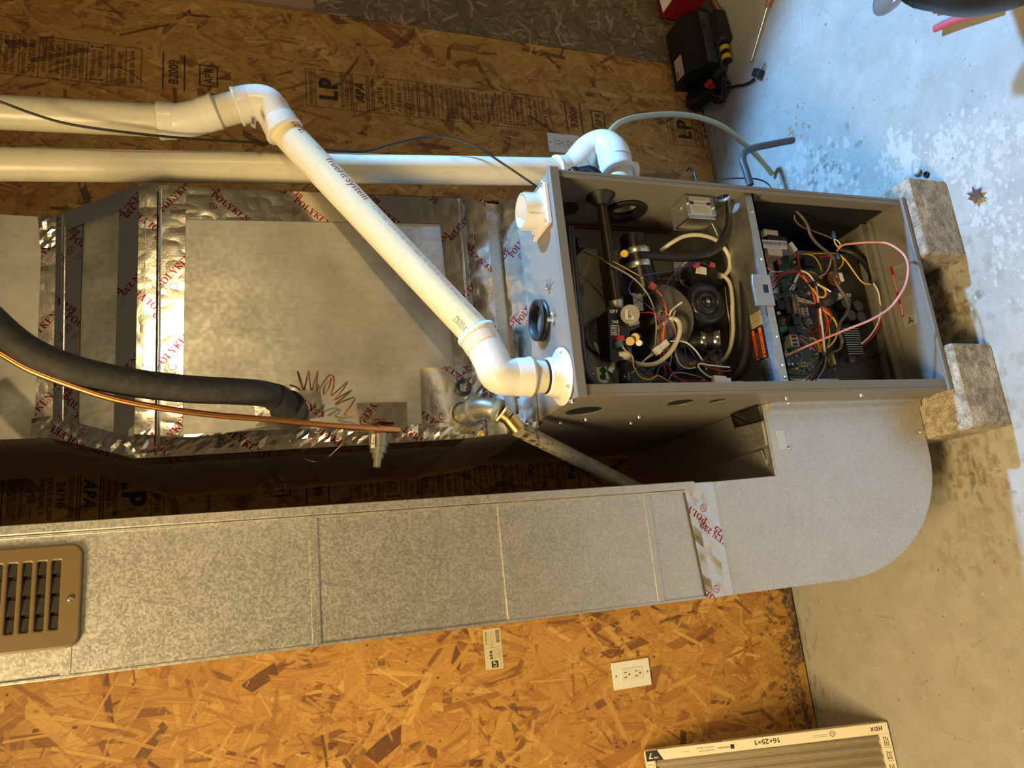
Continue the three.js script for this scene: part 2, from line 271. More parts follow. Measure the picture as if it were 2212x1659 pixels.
// the maker's stamp: 0.127 m wide, running down the sheet; drawn in metres about its upper left corner
function stampLP(x, s, tone) {
  const S = s; x.fillStyle = tone; x.strokeStyle = tone; x.textAlign = 'center'; x.textBaseline = 'middle'; const cx = 0.0635 * S;
  const rule = (y, t = 1.2, a = 0, b = 0.127) => { x.lineWidth = t; x.beginPath(); x.moveTo(a * S, y * S); x.lineTo(b * S, y * S); x.stroke(); };
  const txt = (str, y, size, weight = 'bold', width = 0.115) => { x.font = weight + ' ' + Math.round(size * S) + 'px sans-serif'; x.fillText(str, cx, y * S, width * S); };
  x.lineWidth = 1.2; x.strokeRect(0, 0, 0.127 * S, 0.78 * S);
  txt('THICKNESS 0.418 IN', 0.016, 0.014); rule(0.027); txt('LP', 0.066, 0.072, '900', 0.10); txt('BUILDING PRODUCTS', 0.106, 0.012); txt('ROXBORO, NC', 0.120, 0.012); rule(0.130, 2); rule(0.136, 2);
  txt('APA', 0.158, 0.036, 'italic 900', 0.085); rule(0.178, 2); rule(0.184, 2); txt('RATED SHEATHING', 0.196, 0.016); txt('24/16', 0.219, 0.026, 'bold', 0.06); txt('SIZED FOR SPACING', 0.240, 0.014); txt('EXPOSURE 1', 0.256, 0.016);
  txt('456', 0.277, 0.022, 'bold', 0.04); rule(0.277, 1.6, 0.012, 0.038); rule(0.277, 1.6, 0.09, 0.116); txt('PS 2-04 SHEATHING', 0.297, 0.011); txt('PRP-108 HUD-UM-40C', 0.309, 0.011); txt('7/16 CATEGORY', 0.321, 0.012);
  x.lineWidth = 2.4; x.setLineDash([6, 3]); x.beginPath(); x.arc(0.018 * S, 0.306 * S, 0.012 * S, 0, 6.3); x.stroke(); x.setLineDash([]);
  rule(0.334, 2); rule(0.340, 2); txt('INSTALLATION', 0.362, 0.018); txt('INFORMATION', 0.382, 0.018); rule(0.398);
  ['FOR PROPER', 'PERFORMANCE PANELS', 'MUST BE INSTALLED IN', 'ACCORDANCE WITH', 'APA RECOMMENDATIONS'].forEach((t, i) => txt(t, 0.414 + i * 0.0155, 0.0125)); rule(0.49);
  txt('APA PRODUCT SUPPORT', 0.502, 0.0125); txt('253-620-7400', 0.52, 0.02, 'bold', 0.10); rule(0.535); ['SPACE PANELS', '1/8 INCH AT ENDS', 'AND AT EDGES'].forEach((t, i) => txt(t, 0.548 + i * 0.0155, 0.0135)); rule(0.592);
  ['THIS SIDE DOWN', 'ESTE LADO ABAJO', 'COTE EN DESSOUS'].forEach((t, i) => txt(t, 0.605 + i * 0.0155, 0.0135)); rule(0.648); ['STRENGTH AXIS', 'THIS DIRECTION'].forEach((t, i) => txt(t, 0.664 + i * 0.016, 0.0125, 'bold', 0.085));
  for (const q of [0.012, 0.115]) { x.lineWidth = 2; x.beginPath(); x.moveTo(q * S, 0.653 * S); x.lineTo(q * S, 0.688 * S); x.stroke(); for (const [t, d] of [[0.653, 1], [0.688, -1]]) { x.beginPath(); x.moveTo(q * S - 4, (t + d * 0.006) * S); x.lineTo(q * S, t * S); x.lineTo(q * S + 4, (t + d * 0.006) * S); x.fill(); } }
  rule(0.697); ['CUSTOMER SUPPORT', '1-800-648-6893'].forEach((t, i) => txt(t, 0.710 + i * 0.017, 0.0135)); rule(0.742); txt('MADE IN USA', 0.758, 0.017);
  rule(0.835, 3, 0.004, 0.123); txt('B2009', 0.862, 0.034, 'bold', 0.08); rule(0.890, 3, 0.004, 0.123);
  x.lineWidth = 3; x.strokeRect(0.030 * S, 0.930 * S, 0.067 * S, 0.046 * S); txt('APR', 0.954, 0.030, 'bold', 0.05);
}
const warmTones = ['#b5863f', '#bb8a44', '#b3823d', '#c0924b', '#ad7b39', '#b98843', '#bd8e48', '#a97636', '#b6863f', '#c7994f', '#b07e3b', '#9c6a30', '#d0a55c', '#8f5e2b', '#bc8b45', '#774a24', '#5d381e', '#c49650'];
const greyTones = ['#6b5a45', '#8a775b', '#7c6a50', '#9c8a6c', '#6d5c47', '#5c4936', '#a8977a', '#776549'];
const pxm = 2048 / 2.44;
const sheetLeft = osbCanvas(101, warmTones, false, (x) => { // x -1.01..0.21: a stamp upside down
  for (const y0 of [1.745, 0.525, -0.695]) { x.save(); x.translate((0.055 + 1.01) / 1.22 * 1024, (2.44 - y0) * pxm); x.scale(1024 / 1.22 / pxm, 1); x.rotate(Math.PI); stampLP(x, pxm, 'rgba(22,12,6,0.85)'); x.restore(); }
  const r = rng(7); for (let i = 0; i < 5200; i++) { const q = 2048 - r() * r() * 105, a = r() * 1024; if (vnoise(a / 60, q / 40, 5) < 0.36) continue; x.fillStyle = r() < 0.75 ? 'rgba(58,44,32,0.34)' : 'rgba(150,130,104,0.34)'; x.beginPath(); x.ellipse(a, q, 1.5 + r() * 7, 1 + r() * 4, r() * 3, 0, 6.3); x.fill(); }
});
const sheetMid = osbCanvas(202, warmTones, false, (x) => {
  for (const y0 of [1.382, 0.16, 2.602]) { x.save(); x.translate((1.097 - 0.21) / 1.22 * 1024, (2.44 - y0) * pxm); x.scale(1024 / 1.22 / pxm, 1); stampLP(x, pxm, 'rgba(26,15,9,0.8)'); x.restore(); }
});
const sheetRough = osbCanvas(303, greyTones, true);
function osbMat(c) { const t = canvasTex(c), b = canvasTex(c, false); return mat({ map: t, bumpMap: b, bumpScale: 0.0012, roughness: 0.62 }); }
const osbLeft = osbMat(sheetLeft), osbMid = osbMat(sheetMid), osbRough = osbMat(sheetRough);
const wallBack = struct('wall_back', box(RX0 - 0.2, RX1 + 0.2, -0.1, RY + 0.1, -0.16, -0.012), mat({ color: lin(0.25, 0.2, 0.14), roughness: 0.9 }), 'framed wall behind the strand board');
for (const [x0, m] of [[-2.23, osbLeft], [-1.01, osbLeft], [0.21, osbMid], [1.43, osbRough], [2.65, osbRough]]) {
  const x1 = Math.min(x0 + 1.22, RX1), g = box(x0 + 0.001, x1 - 0.001, 0.008, 2.44, -0.012, 0), p = g.attributes.position, uv = g.attributes.uv;
  for (let i = 0; i < p.count; i++) uv.setXY(i, (p.getX(i) - x0) / 1.22, p.getY(i) / 2.44);
  part('strand_board', g, m, wallBack);
}
part('strand_board', box(RX0, RX1, 2.442, RY, -0.012, 0), osbRough, wallBack);
struct('trim_1', [box(1.425, 1.52, 1.352, 2.44, 0, 0.019, 0.002)], mat({ color: lin(0.34, 0.22, 0.11), roughness: 0.7 }), 'raw wooden board over the panel joint');
const drywall = mat({ color: lin(0.17, 0.165, 0.155), roughness: 0.9 });
struct('ceiling', box(RX0 - 0.2, RX1 + 0.2, RY, RY + 0.15, -0.2, RZ1 + 0.2), drywall, 'garage ceiling');
struct('wall_left', box(RX0 - 0.15, RX0, 0, RY, 0, RZ1), drywall, 'left garage wall');
struct('wall_front', box(RX0 - 0.15, RX1 + 0.15, 0, RY, RZ1, RZ1 + 0.15), drywall, 'garage wall behind the camera');
struct('wall_right', box(RX1, RX1 + 0.15, 0, RY, 0, RZ1), drywall, 'right garage wall');
// two bare bulbs in ceiling holders: one over the left of the furnace, one further out in the garage
function bulb(p, cd, label) {
  const t = thing('ceiling_bulb', label, 'light bulb');
  part('holder', [lathe([[0, 0], [0.055, 0], [0.055, 0.012], [0.03, 0.03], [0.024, 0.055], [0, 0.055]], [p[0], RY, p[2]], [p[0], p[1], p[2]])], whitePlastic, t);
  if (RY - 0.05 > p[1] + 0.1) part('cord', cyl([p[0], RY - 0.05, p[2]], [p[0], p[1] + 0.06, p[2]], 0.004, 0.004, 8), W.white, t);
  part('socket', cyl([p[0], p[1] + 0.085, p[2]], [p[0], p[1] + 0.03, p[2]], 0.016, 0.019, 16), whitePlastic, t);
  const g = new THREE.SphereGeometry(0.032, 24, 16); g.translate(p[0], p[1], p[2]);
  const m = part('bulb', g, mat({ color: 0x000000, emissive: WARM, emissiveIntensity: 12 }), t, 'lit warm glass bulb'); m.castShadow = false;
  const l = new THREE.PointLight(WARM, cd, 0, 2); l.position.set(...p); l.castShadow = true; l.shadow.radius = 1.6; l.name = 'bulb_light'; t.add(l);
}
{ // wide warm ceiling fixture left of the furnace
  const c = [-1.4, RY, 1.85], w = 1.2, d = 0.6, t = thing('ceiling_fixture', 'wide warm ceiling light fixture above and left of the camera', 'lamp');
  part('housing', [box(c[0] - w / 2 - 0.03, c[0] + w / 2 + 0.03, RY - 0.05, RY, c[2] - d / 2 - 0.03, c[2] + d / 2 + 0.03, 0.004)], whitePlastic, t);
  part('diffuser', box(c[0] - w / 2, c[0] + w / 2, RY - 0.056, RY - 0.05, c[2] - d / 2, c[2] + d / 2), mat({ color: 0x000000, emissive: WARM, emissiveIntensity: 4 }), t, 'glowing warm diffuser');
  const l = new THREE.RectAreaLight(WARM, 100, w, d); l.position.set(c[0], RY - 0.06, c[2]); l.lookAt(c[0], 0, c[2]); l.name = 'fixture_light'; t.add(l);
}
bulb([0.98, 1.86, 3.1], 6, 'bare warm bulb hanging behind the camera to the right');
{ // cool white clamp lamp over the right of the furnace, aimed at the floor in front of it
  const p = [1.75, 2.45, 0.95], d = [0.5, 0.3, 1.1], u = V(d).sub(V(p)).normalize(), at = (t) => V(p).addScaledVector(u, t).toArray();
  const t = thing('work_lamp', 'cool white clamp lamp hung from the ceiling right of the furnace', 'lamp');
  part('shade', lathe([[0.02, -0.09], [0.035, -0.085], [0.06, -0.04], [0.085, 0.03], [0.087, 0.03], [0.062, -0.042], [0.036, -0.088], [0.02, -0.092]], p, d, 32), steel, t);
  part('stem', tube([at(-0.09), [p[0] + 0.05, p[1] + 0.16, p[2] - 0.02], [p[0] + 0.05, RY, p[2] - 0.02]], 0.006, 24, 8), plasticBlack, t);
  part('lens', lathe([[0, 0.004], [0.03, 0.004], [0.03, -0.004], [0, -0.004]], at(-0.03), d, 24), mat({ color: 0x000000, emissive: COOL, emissiveIntensity: 20 }), t, 'glowing cool white lens').castShadow = false;
  const l = new THREE.SpotLight(COOL, 96, 0, 0.46, 0.18, 2); l.position.set(...at(0.0)); l.target.position.set(...d); l.castShadow = true; l.shadow.radius = 3; l.name = 'work_light'; t.add(l); scene.add(l.target);
}

// ---------------------------------------------------------------- the furnace
// a printed sticker: corners of the print from its lower left, anticlockwise
function sticker(name, q, w, h, draw, parent, label, rough = 0.45, off = 0.0008) {
  const [a, b, c, d] = q.map(V), n = new THREE.Vector3().crossVectors(b.clone().sub(a), d.clone().sub(a)).normalize();
  const f = [a, b, c, d].map((p) => p.clone().addScaledVector(n, off)), k = [a, b, c, d].map((p) => p.clone().addScaledVector(n, -0.0004));
  const pos = [], uv = [], T = [[0, 0], [1, 0], [1, 1], [0, 1]], quad = (ps, ts) => { for (const i of [0, 1, 2, 0, 2, 3]) { pos.push(ps[i].x, ps[i].y, ps[i].z); uv.push(...ts[i]); } };
  quad(f, T); quad([k[3], k[2], k[1], k[0]], [T[3], T[2], T[1], T[0]]);
  for (let i = 0; i < 4; i++) { const j = (i + 1) % 4; quad([k[i], k[j], f[j], f[i]], [T[i], T[j], T[j], T[i]]); }
  const g = new THREE.BufferGeometry(); g.setAttribute('position', new THREE.Float32BufferAttribute(pos, 3)); g.setAttribute('uv', new THREE.Float32BufferAttribute(uv, 2)); g.computeVertexNormals();
  return part(name, g, mat({ map: canvasTex(canvas(w, h, draw)), roughness: rough }), parent, label);
}
const lines = (x, x0, y0, n, dy, w, seed, h = 2) => { const r = rng(seed); for (let i = 0; i < n; i++) { let p = x0; while (p < x0 + w * (0.75 + 0.25 * r())) { const l = 3 + r() * 10; x.fillRect(p, y0 + i * dy, l, h); p += l + 3; } } };
const bars = (x, x0, y0, w, h, seed) => { const r = rng(seed); let p = x0; while (p < x0 + w) { const b = 1 + r() * 3; x.fillRect(p, y0, b, h); p += b + 1 + r() * 3; } };
function screw(p, dir, r, parent, m = steel) {
  const q = [p[0] + dir[0], p[1] + dir[1], p[2] + dir[2]];
  return part('screw', lathe([[r * 1.35, 0], [r * 1.35, r * 0.3], [r, r * 0.35], [r, r * 1.1], [r * 0.7, r * 1.3], [0, r * 1.3]], p, q, 6), m, parent);
}
const FX = 0.452, FY0 = 0.121, FY1 = 0.997, FZ = 0.791;
const furnace = thing('furnace', 'grey-brown gas furnace with its front doors off, standing on two concrete blocks', 'furnace');
const edge = 0.006;
{ // casing
  const leftHoles = [[0.677, 0.934, 0.036], [0.727, 0.75, 0.026], [0.735, 0.671, 0.017]];
  const rightHoles = [[0.658, 0.905, 0.020], [0.715, 0.853, 0.019], [0.666, 0.772, 0.036], [0.745, 0.577, 0.016]];
  const plate = [[0.06, FY0], [FZ, FY0], [FZ, FY1 - 0.014], [0.06, FY1 - 0.014]];
  const left = part('side_panel', sidePlate(plate, 0, edge, leftHoles.map(([z, y, r]) => circle(z, y, r))), paint, furnace);
  const right = part('side_panel', sidePlate(plate, FX - edge, FX, rightHoles.map(([z, y, r]) => circle(z, y, r))), paint, furnace);
  part('front_flange', box(edge, 0.024, FY0 + 0.004, FY1 - 0.014, FZ - 0.006, FZ, 0.002), paint, left);
  part('front_flange', box(FX - 0.014, FX - edge, FY0 + 0.004, FY1 - 0.014, FZ - 0.006, FZ, 0.002), paint, right);
  part('plug', lathe([[0, 0], [0.019, 0], [0.026, 0.002], [0.024, 0.006], [0, 0.008]], [FX - edge, 0.905, 0.658], [0, 0.905, 0.658], 32), rubber, right, 'black knockout plug');
  part('inner_lip', box(0.022, 0.024, FY0 + 0.004, FY1 - 0.014, FZ - 0.022, FZ - 0.006), paint, left);
  for (const [z, y, r] of leftHoles) part('plug', [lathe([[0, 0], [r * 1.02, 0], [r * 1.18, -0.003], [r * 1.02, -0.008], [r * 0.9, -0.011], [0, -0.011]], [0.002, y, z], [-1, y, z], 32)], rubber, left, 'black knockout plug');
  for (const [px, q] of [['a', [0,0.9454,0.5815]], ['b', [0,0.8988,0.6051]], ['c', [0,0.7804,0.6115]], ['d', [0,0.7699,0.553]], ['e', [0,0.5174,0.749]], ['f', [0,0.338,0.7623]]]) screw([0, q[1], q[2]], [-1, 0, 0], 0.0042, left);
  part('back_panel', box(0, FX, FY0, FY1 - 0.014, 0.054, 0.06), paint, furnace);
  const top = part('top_panel', box(0.001, FX - 0.001, FY1 - 0.014, FY1, 0.056, FZ - 0.002, 0.001), plateTop, furnace, 'bare metal top panel');
  part('front_lip', box(-0.002, FX + 0.002, FY1 - 0.018, FY1 + 0.002, FZ - 0.006, FZ + 0.007, 0.002), paint, top, 'painted front lip');
  screw([-0.0025,0.997,0.7658], [0, 1, 0], 0.0042, top); screw([0.4452,0.997,0.7561], [0, 1, 0], 0.0042, top);
  const bottom = part('bottom_panel', [box(0.002, FX - 0.002, FY0, FY0 + 0.006, 0.06, FZ)], paint, furnace);
  part('front_lip', box(-0.002, FX + 0.002, FY0 - 0.002, FY0 + 0.010, FZ - 0.002, FZ + 0.006, 0.002), paint, bottom);
  part('door_rail', [box(0.012, FX - 0.012, FY0 + 0.006, FY0 + 0.012, 0.690, 0.702), box(0.012, FX - 0.012, FY0 + 0.006, FY0 + 0.03, 0.684, 0.690)], paint, bottom);
  sticker('warning_label', [[0.1615,0.1275,0.7605], [0.3096,0.1275,0.7631], [0.3151,0.1275,0.7198], [0.1615,0.1275,0.7201]], 512, 150, (x, w, h) => {
    x.fillStyle = '#807d75'; x.fillRect(0, 0, w, h); x.fillStyle = '#8d1016'; x.fillRect(96, 4, w - 100, 24); x.fillStyle = '#d8d4cc'; x.font = 'bold 18px sans-serif'; x.fillText('WARNING', 110, 22); x.fillText('AVERTISSEMENT', 300, 22);
    x.fillStyle = '#2b2b2b'; for (let c = 0; c < 3; c++) lines(x, 104 + c * 134, 36, 11, 10, 116, 60 + c); x.strokeStyle = '#222'; x.strokeRect(3, 2, w - 6, h - 4); x.strokeRect(3, 2, 90, h - 4); for (let k = 0; k < 3; k++) { x.beginPath(); x.ellipse(46 + 16 * Math.cos(k * 2.1), 74 + 16 * Math.sin(k * 2.1), 15, 8, k * 2.1, 0, 6.3); x.fill(); }
  }, bottom, 'warning label with a red band');
  // vestibule back wall and blower deck
  const back = part('burner_compartment_back', box(edge, FX - edge, 0.545, FY1 - 0.014, 0.578, 0.585), paint, furnace);
  part('sealant', tube([[0.441, 0.89, 0.590], [0.441, 0.76, 0.591], [0.441, 0.62, 0.590]], 0.0045, 16, 6), mat({ color: lin(0.09, 0.006, 0.005), roughness: 0.6 }), back, 'red sealant bead');
  for (const q of [[0.30, 0.79], [0.14, 0.80], [0.17, 0.87], [0.10, 0.86], [0.39, 0.60], [0.36, 0.77]]) screw([q[0], q[1], 0.585], [0, 0, 1], 0.004, back, zinc);
  const deck = part('blower_deck', box(edge, FX - edge, 0.537, 0.545, 0.30, 0.775), galvDull, furnace);
  part('front_edge', [box(edge, FX - edge, 0.524, 0.546, 0.772, 0.778), box(edge, FX - edge, 0.524, 0.528, 0.762, 0.778)], galvDull, deck);
  const hook = part('latch_bracket', prism([[0.186, 0.526], [0.254, 0.526], [0.254, 0.568], [0.232, 0.572], [0.186, 0.572]], 0.776, 0.782, [[[0.214, 0.534], [0.232, 0.534], [0.232, 0.548], [0.214, 0.548]]], 0.0008), galvDull, deck);
  part('door_switch', box(0.213, 0.233, 0.533, 0.549, 0.770, 0.7805, 0.001), plasticBlack, hook, 'black square door switch');
  for (const x of [0.40, 0.29, 0.12, 0.06, 0.035]) screw([x, 0.534, 0.778], [0, 0, 1], 0.003, deck, zinc);
  sticker('warning_sticker', [[0.085, 0.5455, 0.756], [0.155, 0.5455, 0.756], [0.155, 0.5455, 0.715], [0.085, 0.5455, 0.715]], 256, 150, (x, w, h) => {
    x.fillStyle = '#171310'; x.fillRect(0, 0, w, h); x.fillStyle = '#e0561a'; x.fillRect(8, 8, w - 20, 34); x.fillRect(8, 92, w - 20, 34); x.fillStyle = '#20140c'; x.font = 'bold 30px sans-serif'; x.fillText('WARNING', 60, 36); x.fillText('AVERTISSE', 50, 120, 180);
    x.beginPath(); x.moveTo(20, 38); x.lineTo(34, 14); x.lineTo(48, 38); x.fill(); x.beginPath(); x.moveTo(16, 122); x.lineTo(30, 98); x.lineTo(44, 122); x.fill(); x.fillStyle = '#a89a84'; lines(x, 14, 52, 4, 9, 220, 71);
  }, deck, 'black and orange warning sticker');
  sticker('conversion_label', [[0.012, 0.5455, 0.758], [0.083, 0.5455, 0.758], [0.083, 0.5455, 0.728], [0.012, 0.5455, 0.728]], 384, 150, (x, w, h) => {
    x.fillStyle = '#4e4b45'; x.fillRect(0, 0, w, h); x.fillStyle = '#161412'; x.font = 'bold 44px sans-serif'; x.fillText('NAT TO L.P. GAS', 14, 54, w - 24); x.fillText('CONVERSION KIT', 14, 106, w - 24); lines(x, 14, 122, 2, 10, 340, 72);
  }, deck, 'grey conversion kit label');
  sticker('clear_tape', [[0.150, 0.5452, 0.757], [0.186, 0.5452, 0.757], [0.186, 0.5452, 0.72], [0.150, 0.5452, 0.72]], 64, 64, (x, w, h) => { x.fillStyle = '#8d8262'; x.fillRect(0, 0, w, h); const r = rng(9); for (let i = 0; i < 60; i++) { x.fillStyle = r() < 0.5 ? '#a59a76' : '#6f664a'; x.fillRect(r() * w, r() * h, r() * 14, 2); } }, deck, 'yellowed tape', 0.2);
  part('blower_back', box(edge, FX - edge, FY0 + 0.006, 0.537, 0.30, 0.306), mat({ color: lin(0.02, 0.02, 0.02), roughness: 0.8 }), furnace);
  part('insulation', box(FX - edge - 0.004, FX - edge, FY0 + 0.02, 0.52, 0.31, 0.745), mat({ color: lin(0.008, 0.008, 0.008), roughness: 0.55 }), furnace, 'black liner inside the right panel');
  part('inner_flange', prism([[0, 0], [0.03, 0], [0.03, 0.36], [0, 0.36]].map(([a, b]) => [a, b]), 0, 0.002).rotateY(Math.PI / 2).translate(FX - edge - 0.003, 0.135, FZ - 0.004), paint, furnace);
  // blower housing: a dark rolled sheet
  const scroll = []; for (let i = 0; i <= 24; i++) { const a = Math.PI / 2 * (i / 24); scroll.push([0.66 - 0.33 * (1 - Math.cos(a)) * 0.6 - 0.02, 0.135 + 0.33 * Math.sin(a)]); }
  part('blower_housing', sidePlate([[0.34, 0.132], ...scroll, [0.34, 0.46]], 0.04, 0.385), mat({ color: lin(0.05, 0.046, 0.036), metalness: 0.3, roughness: 0.5 }), furnace, 'dark sheet metal blower housing');
}
// black door gasket frame round the burner box
part('gasket_frame', tube([[0.3535,0.9472,0.745],[0.2865,0.9499,0.745],[0.2096,0.9522,0.745],[0.1349,0.9544,0.745],[0.0802,0.9551,0.745],[0.055,0.9519,0.745],[0.037,0.9411,0.745],[0.0278,0.9235,0.745]], 0.0092, 60, 12), plasticBlack, furnace, 'black rounded door gasket');
part('gasket_bracket', [box(...((p) => [p[0] - 0.012, p[0] + 0.012, p[1] - 0.008, p[1] + 0.006, 0.70, 0.735])([0.3292,0.9219,0.72]), 0.002)], plasticBlack, furnace);

// junction box on the right panel
{
  const j = part('junction_box', [box(0.392, 0.444, 0.612, 0.674, 0.688, 0.752, 0.002)], zinc, furnace, 'galvanized junction box');
  part('cover', [box(0.396, 0.440, 0.608, 0.678, 0.752, 0.7545, 0.001), box(0.388, 0.392, 0.610, 0.676, 0.70, 0.7545, 0.001)], steel, j);
  screw([0.422, 0.673, 0.7545], [0, 0, 1], 0.0035, j); screw([0.415, 0.613, 0.7545], [0, 0, 1], 0.0035, j);
  part('knockout', cyl([0.43, 0.6745, 0.722], [0.43, 0.676, 0.722], 0.011, 0.011, 20), zinc, j);
  sticker('wiring_label', [[0.398, 0.668, 0.7545], [0.398, 0.618, 0.7545], [0.438, 0.618, 0.7545], [0.438, 0.668, 0.7545]], 256, 160, (x, w, h) => { x.fillStyle = '#a9a9a6'; x.fillRect(0, 0, w, h); x.fillStyle = '#26262a'; lines(x, 14, 10, 3, 9, 220, 81); x.fillRect(0, 46, 48, 26); x.fillRect(200, 46, 56, 26); x.font = 'bold 18px sans-serif'; x.fillText('INSTALLATION', 60, 66, 130); lines(x, 14, 86, 7, 9, 220, 82); }, j, 'grey printed wiring label');
}
// gas pipe, valve, manifold
{
  const p0 = [0.455, 0.853, 0.715], p1 = [0.2166,0.8462,0.705];
  const pipe = part('gas_pipe', cyl([0.47, 0.853, 0.715], p1, 0.0107, 0.0107, 20), ironBlack, furnace, 'black iron gas pipe');
  part('grommet', lathe([[0.011, -0.008], [0.030, -0.006], [0.030, 0.0], [0.022, 0.006], [0.013, 0.02], [0.011, 0.02]], [0.444, 0.853, 0.715], [0.3, 0.853, 0.715]), rubber, pipe, 'black rubber grommet');
  const v = part('gas_valve', [turned([0.1501,0.8539,0.69], 0.094, 0.044, 0.06, 0, 0, -0.03, 0.004), turned([0.1714,0.8288,0.7], 0.04, 0.03, 0.045, 0, 0, 0.4, 0.003)], plasticBlack, furnace, 'black gas valve body');
  part('inlet_nut', cyl([0.2206,0.8466,0.705], [0.2028,0.8437,0.7], 0.0145, 0.0145, 6), zinc, v);
  const disc = part('regulator_cap', [cyl([0.1924,0.8162,0.7], [0.1775,0.8381,0.7385], 0.019, 0.019, 24), turned([0.1693,0.8269,0.722], 0.02, 0.02, 0.022, 0, 0, 0.2, 0.002)], mat({ color: lin(0.20, 0.20, 0.20), roughness: 0.5 }), v, 'grey round tag cap');
  sticker('valve_sticker', [[0.1666,0.8502,0.739], [0.1669,0.8309,0.739], [0.1882,0.8276,0.739], [0.1878,0.8469,0.739]], 128, 128, (x, w, h) => { x.fillStyle = '#cfcdc8'; x.fillRect(0, 0, w, h); x.fillStyle = '#222'; const r = rng(91); for (let i = 0; i < 12; i++) x.fillRect(30, 14 + i * 5, 20 + r() * 50, 2.5); x.fillStyle = '#3a3a3a'; x.beginPath(); x.arc(60, 92, 24, 0, 6.3); x.fill(); x.fillStyle = '#e8e6e0'; x.font = 'bold 26px sans-serif'; x.save(); x.translate(60, 92); x.rotate(-1.2); x.fillText('LP', -14, 9); x.restore(); }, disc);
  sticker('valve_print', [[0.0885,0.8857,0.7205], [0.0884,0.8578,0.7205], [0.1987,0.8472,0.7205], [0.1981,0.8757,0.7205]], 128, 512, (x, w, h) => { x.fillStyle = '#0d0d0e'; x.fillRect(0, 0, w, h); x.fillStyle = '#e8e6e2'; x.font = 'bold 44px sans-serif'; x.fillText('OFF', 18, 56); x.font = 'bold 38px sans-serif'; x.save(); x.translate(100, 130); x.rotate(Math.PI); x.fillText('INC', 0, 0); x.restore(); x.lineWidth = 5; x.strokeStyle = '#e8e6e2'; x.strokeRect(24, 178, 76, 92); x.beginPath(); x.moveTo(62, 178); x.lineTo(62, 270); x.moveTo(24, 224); x.lineTo(100, 224); x.stroke(); x.font = 'bold 28px sans-serif'; x.fillText('M', 30, 212); x.fillText('C', 70, 212); x.fillText('M', 30, 258); x.fillText('C', 70, 258); x.font = 'bold 24px sans-serif'; x.fillText('LO', 84, 330); x.fillText('HI', 88, 300); }, v, 'white print on the valve');
  part('pressure_tap', cyl([0.1431,0.8082,0.7], [0.131,0.8325,0.735], 0.0095, 0.0085, 16), brass, v, 'brass adjusting screw'); part('pressure_tap', cyl([0.1352,0.8209,0.7], [0.1233,0.8447,0.735], 0.0095, 0.0085, 16), brass, v, 'brass adjusting screw');
  part('test_port', cyl([0.1314,0.8028,0.7], [0.1213,0.8233,0.73], 0.006, 0.006, 12), whitePlastic, v);
  part('plug_red', turned([0.1304,0.8607,0.725], 0.012, 0.014, 0.014, 0, 0, 0.2, 0.001), W.red, v, 'red connector'); part('plug_blue', turned([0.1199,0.8643,0.725], 0.011, 0.012, 0.014, 0, 0, 0.2, 0.001), mat({ color: lin(0.05, 0.13, 0.24), roughness: 0.4 }), v, 'pale blue connector');
  const m = part('manifold', tube([[0.088,0.8517,0.7],[0.0732,0.8514,0.705],[0.053,0.854,0.71],[0.0426,0.8505,0.7],[0.0403,0.8347,0.68]], 0.0125, 30, 12), plasticBlack, furnace, 'black manifold elbow');
  part('collar', lathe([[0.010, -0.004], [0.021, -0.004], [0.021, 0.004], [0.014, 0.010], [0.010, 0.010]], [0.1017,0.8521,0.705], [0.0827,0.852,0.705]), whitePlastic, m, 'white flared collar');
  part('burner_plate', [cyl([0.188,0.822,0.59], [0.181,0.8324,0.61], 0.044, 0.044, 32), ring([0.181,0.8324,0.61], [0.1494,0.8792,0.7], 0.044, 0.036, 0.006)], mat({ color: lin(0.15, 0.16, 0.15), metalness: 0.7, roughness: 0.25 }), furnace, 'round shiny burner plate');
  const gb = part('ground_block', turned([0.0761,0.8761,0.66], 0.034, 0.024, 0.008, 0, 0, 0.1, 0.001), whitePlastic, furnace, 'small grounding plate');
  for (const q of [[0.0856,0.8766,0.664], [0.0721,0.8785,0.664]]) part('green_screw', cyl(q, [q[0], q[1], q[2] + 0.005], 0.006, 0.006, 12), mat({ color: lin(0.02, 0.12, 0.03), roughness: 0.35 }), gb);
}
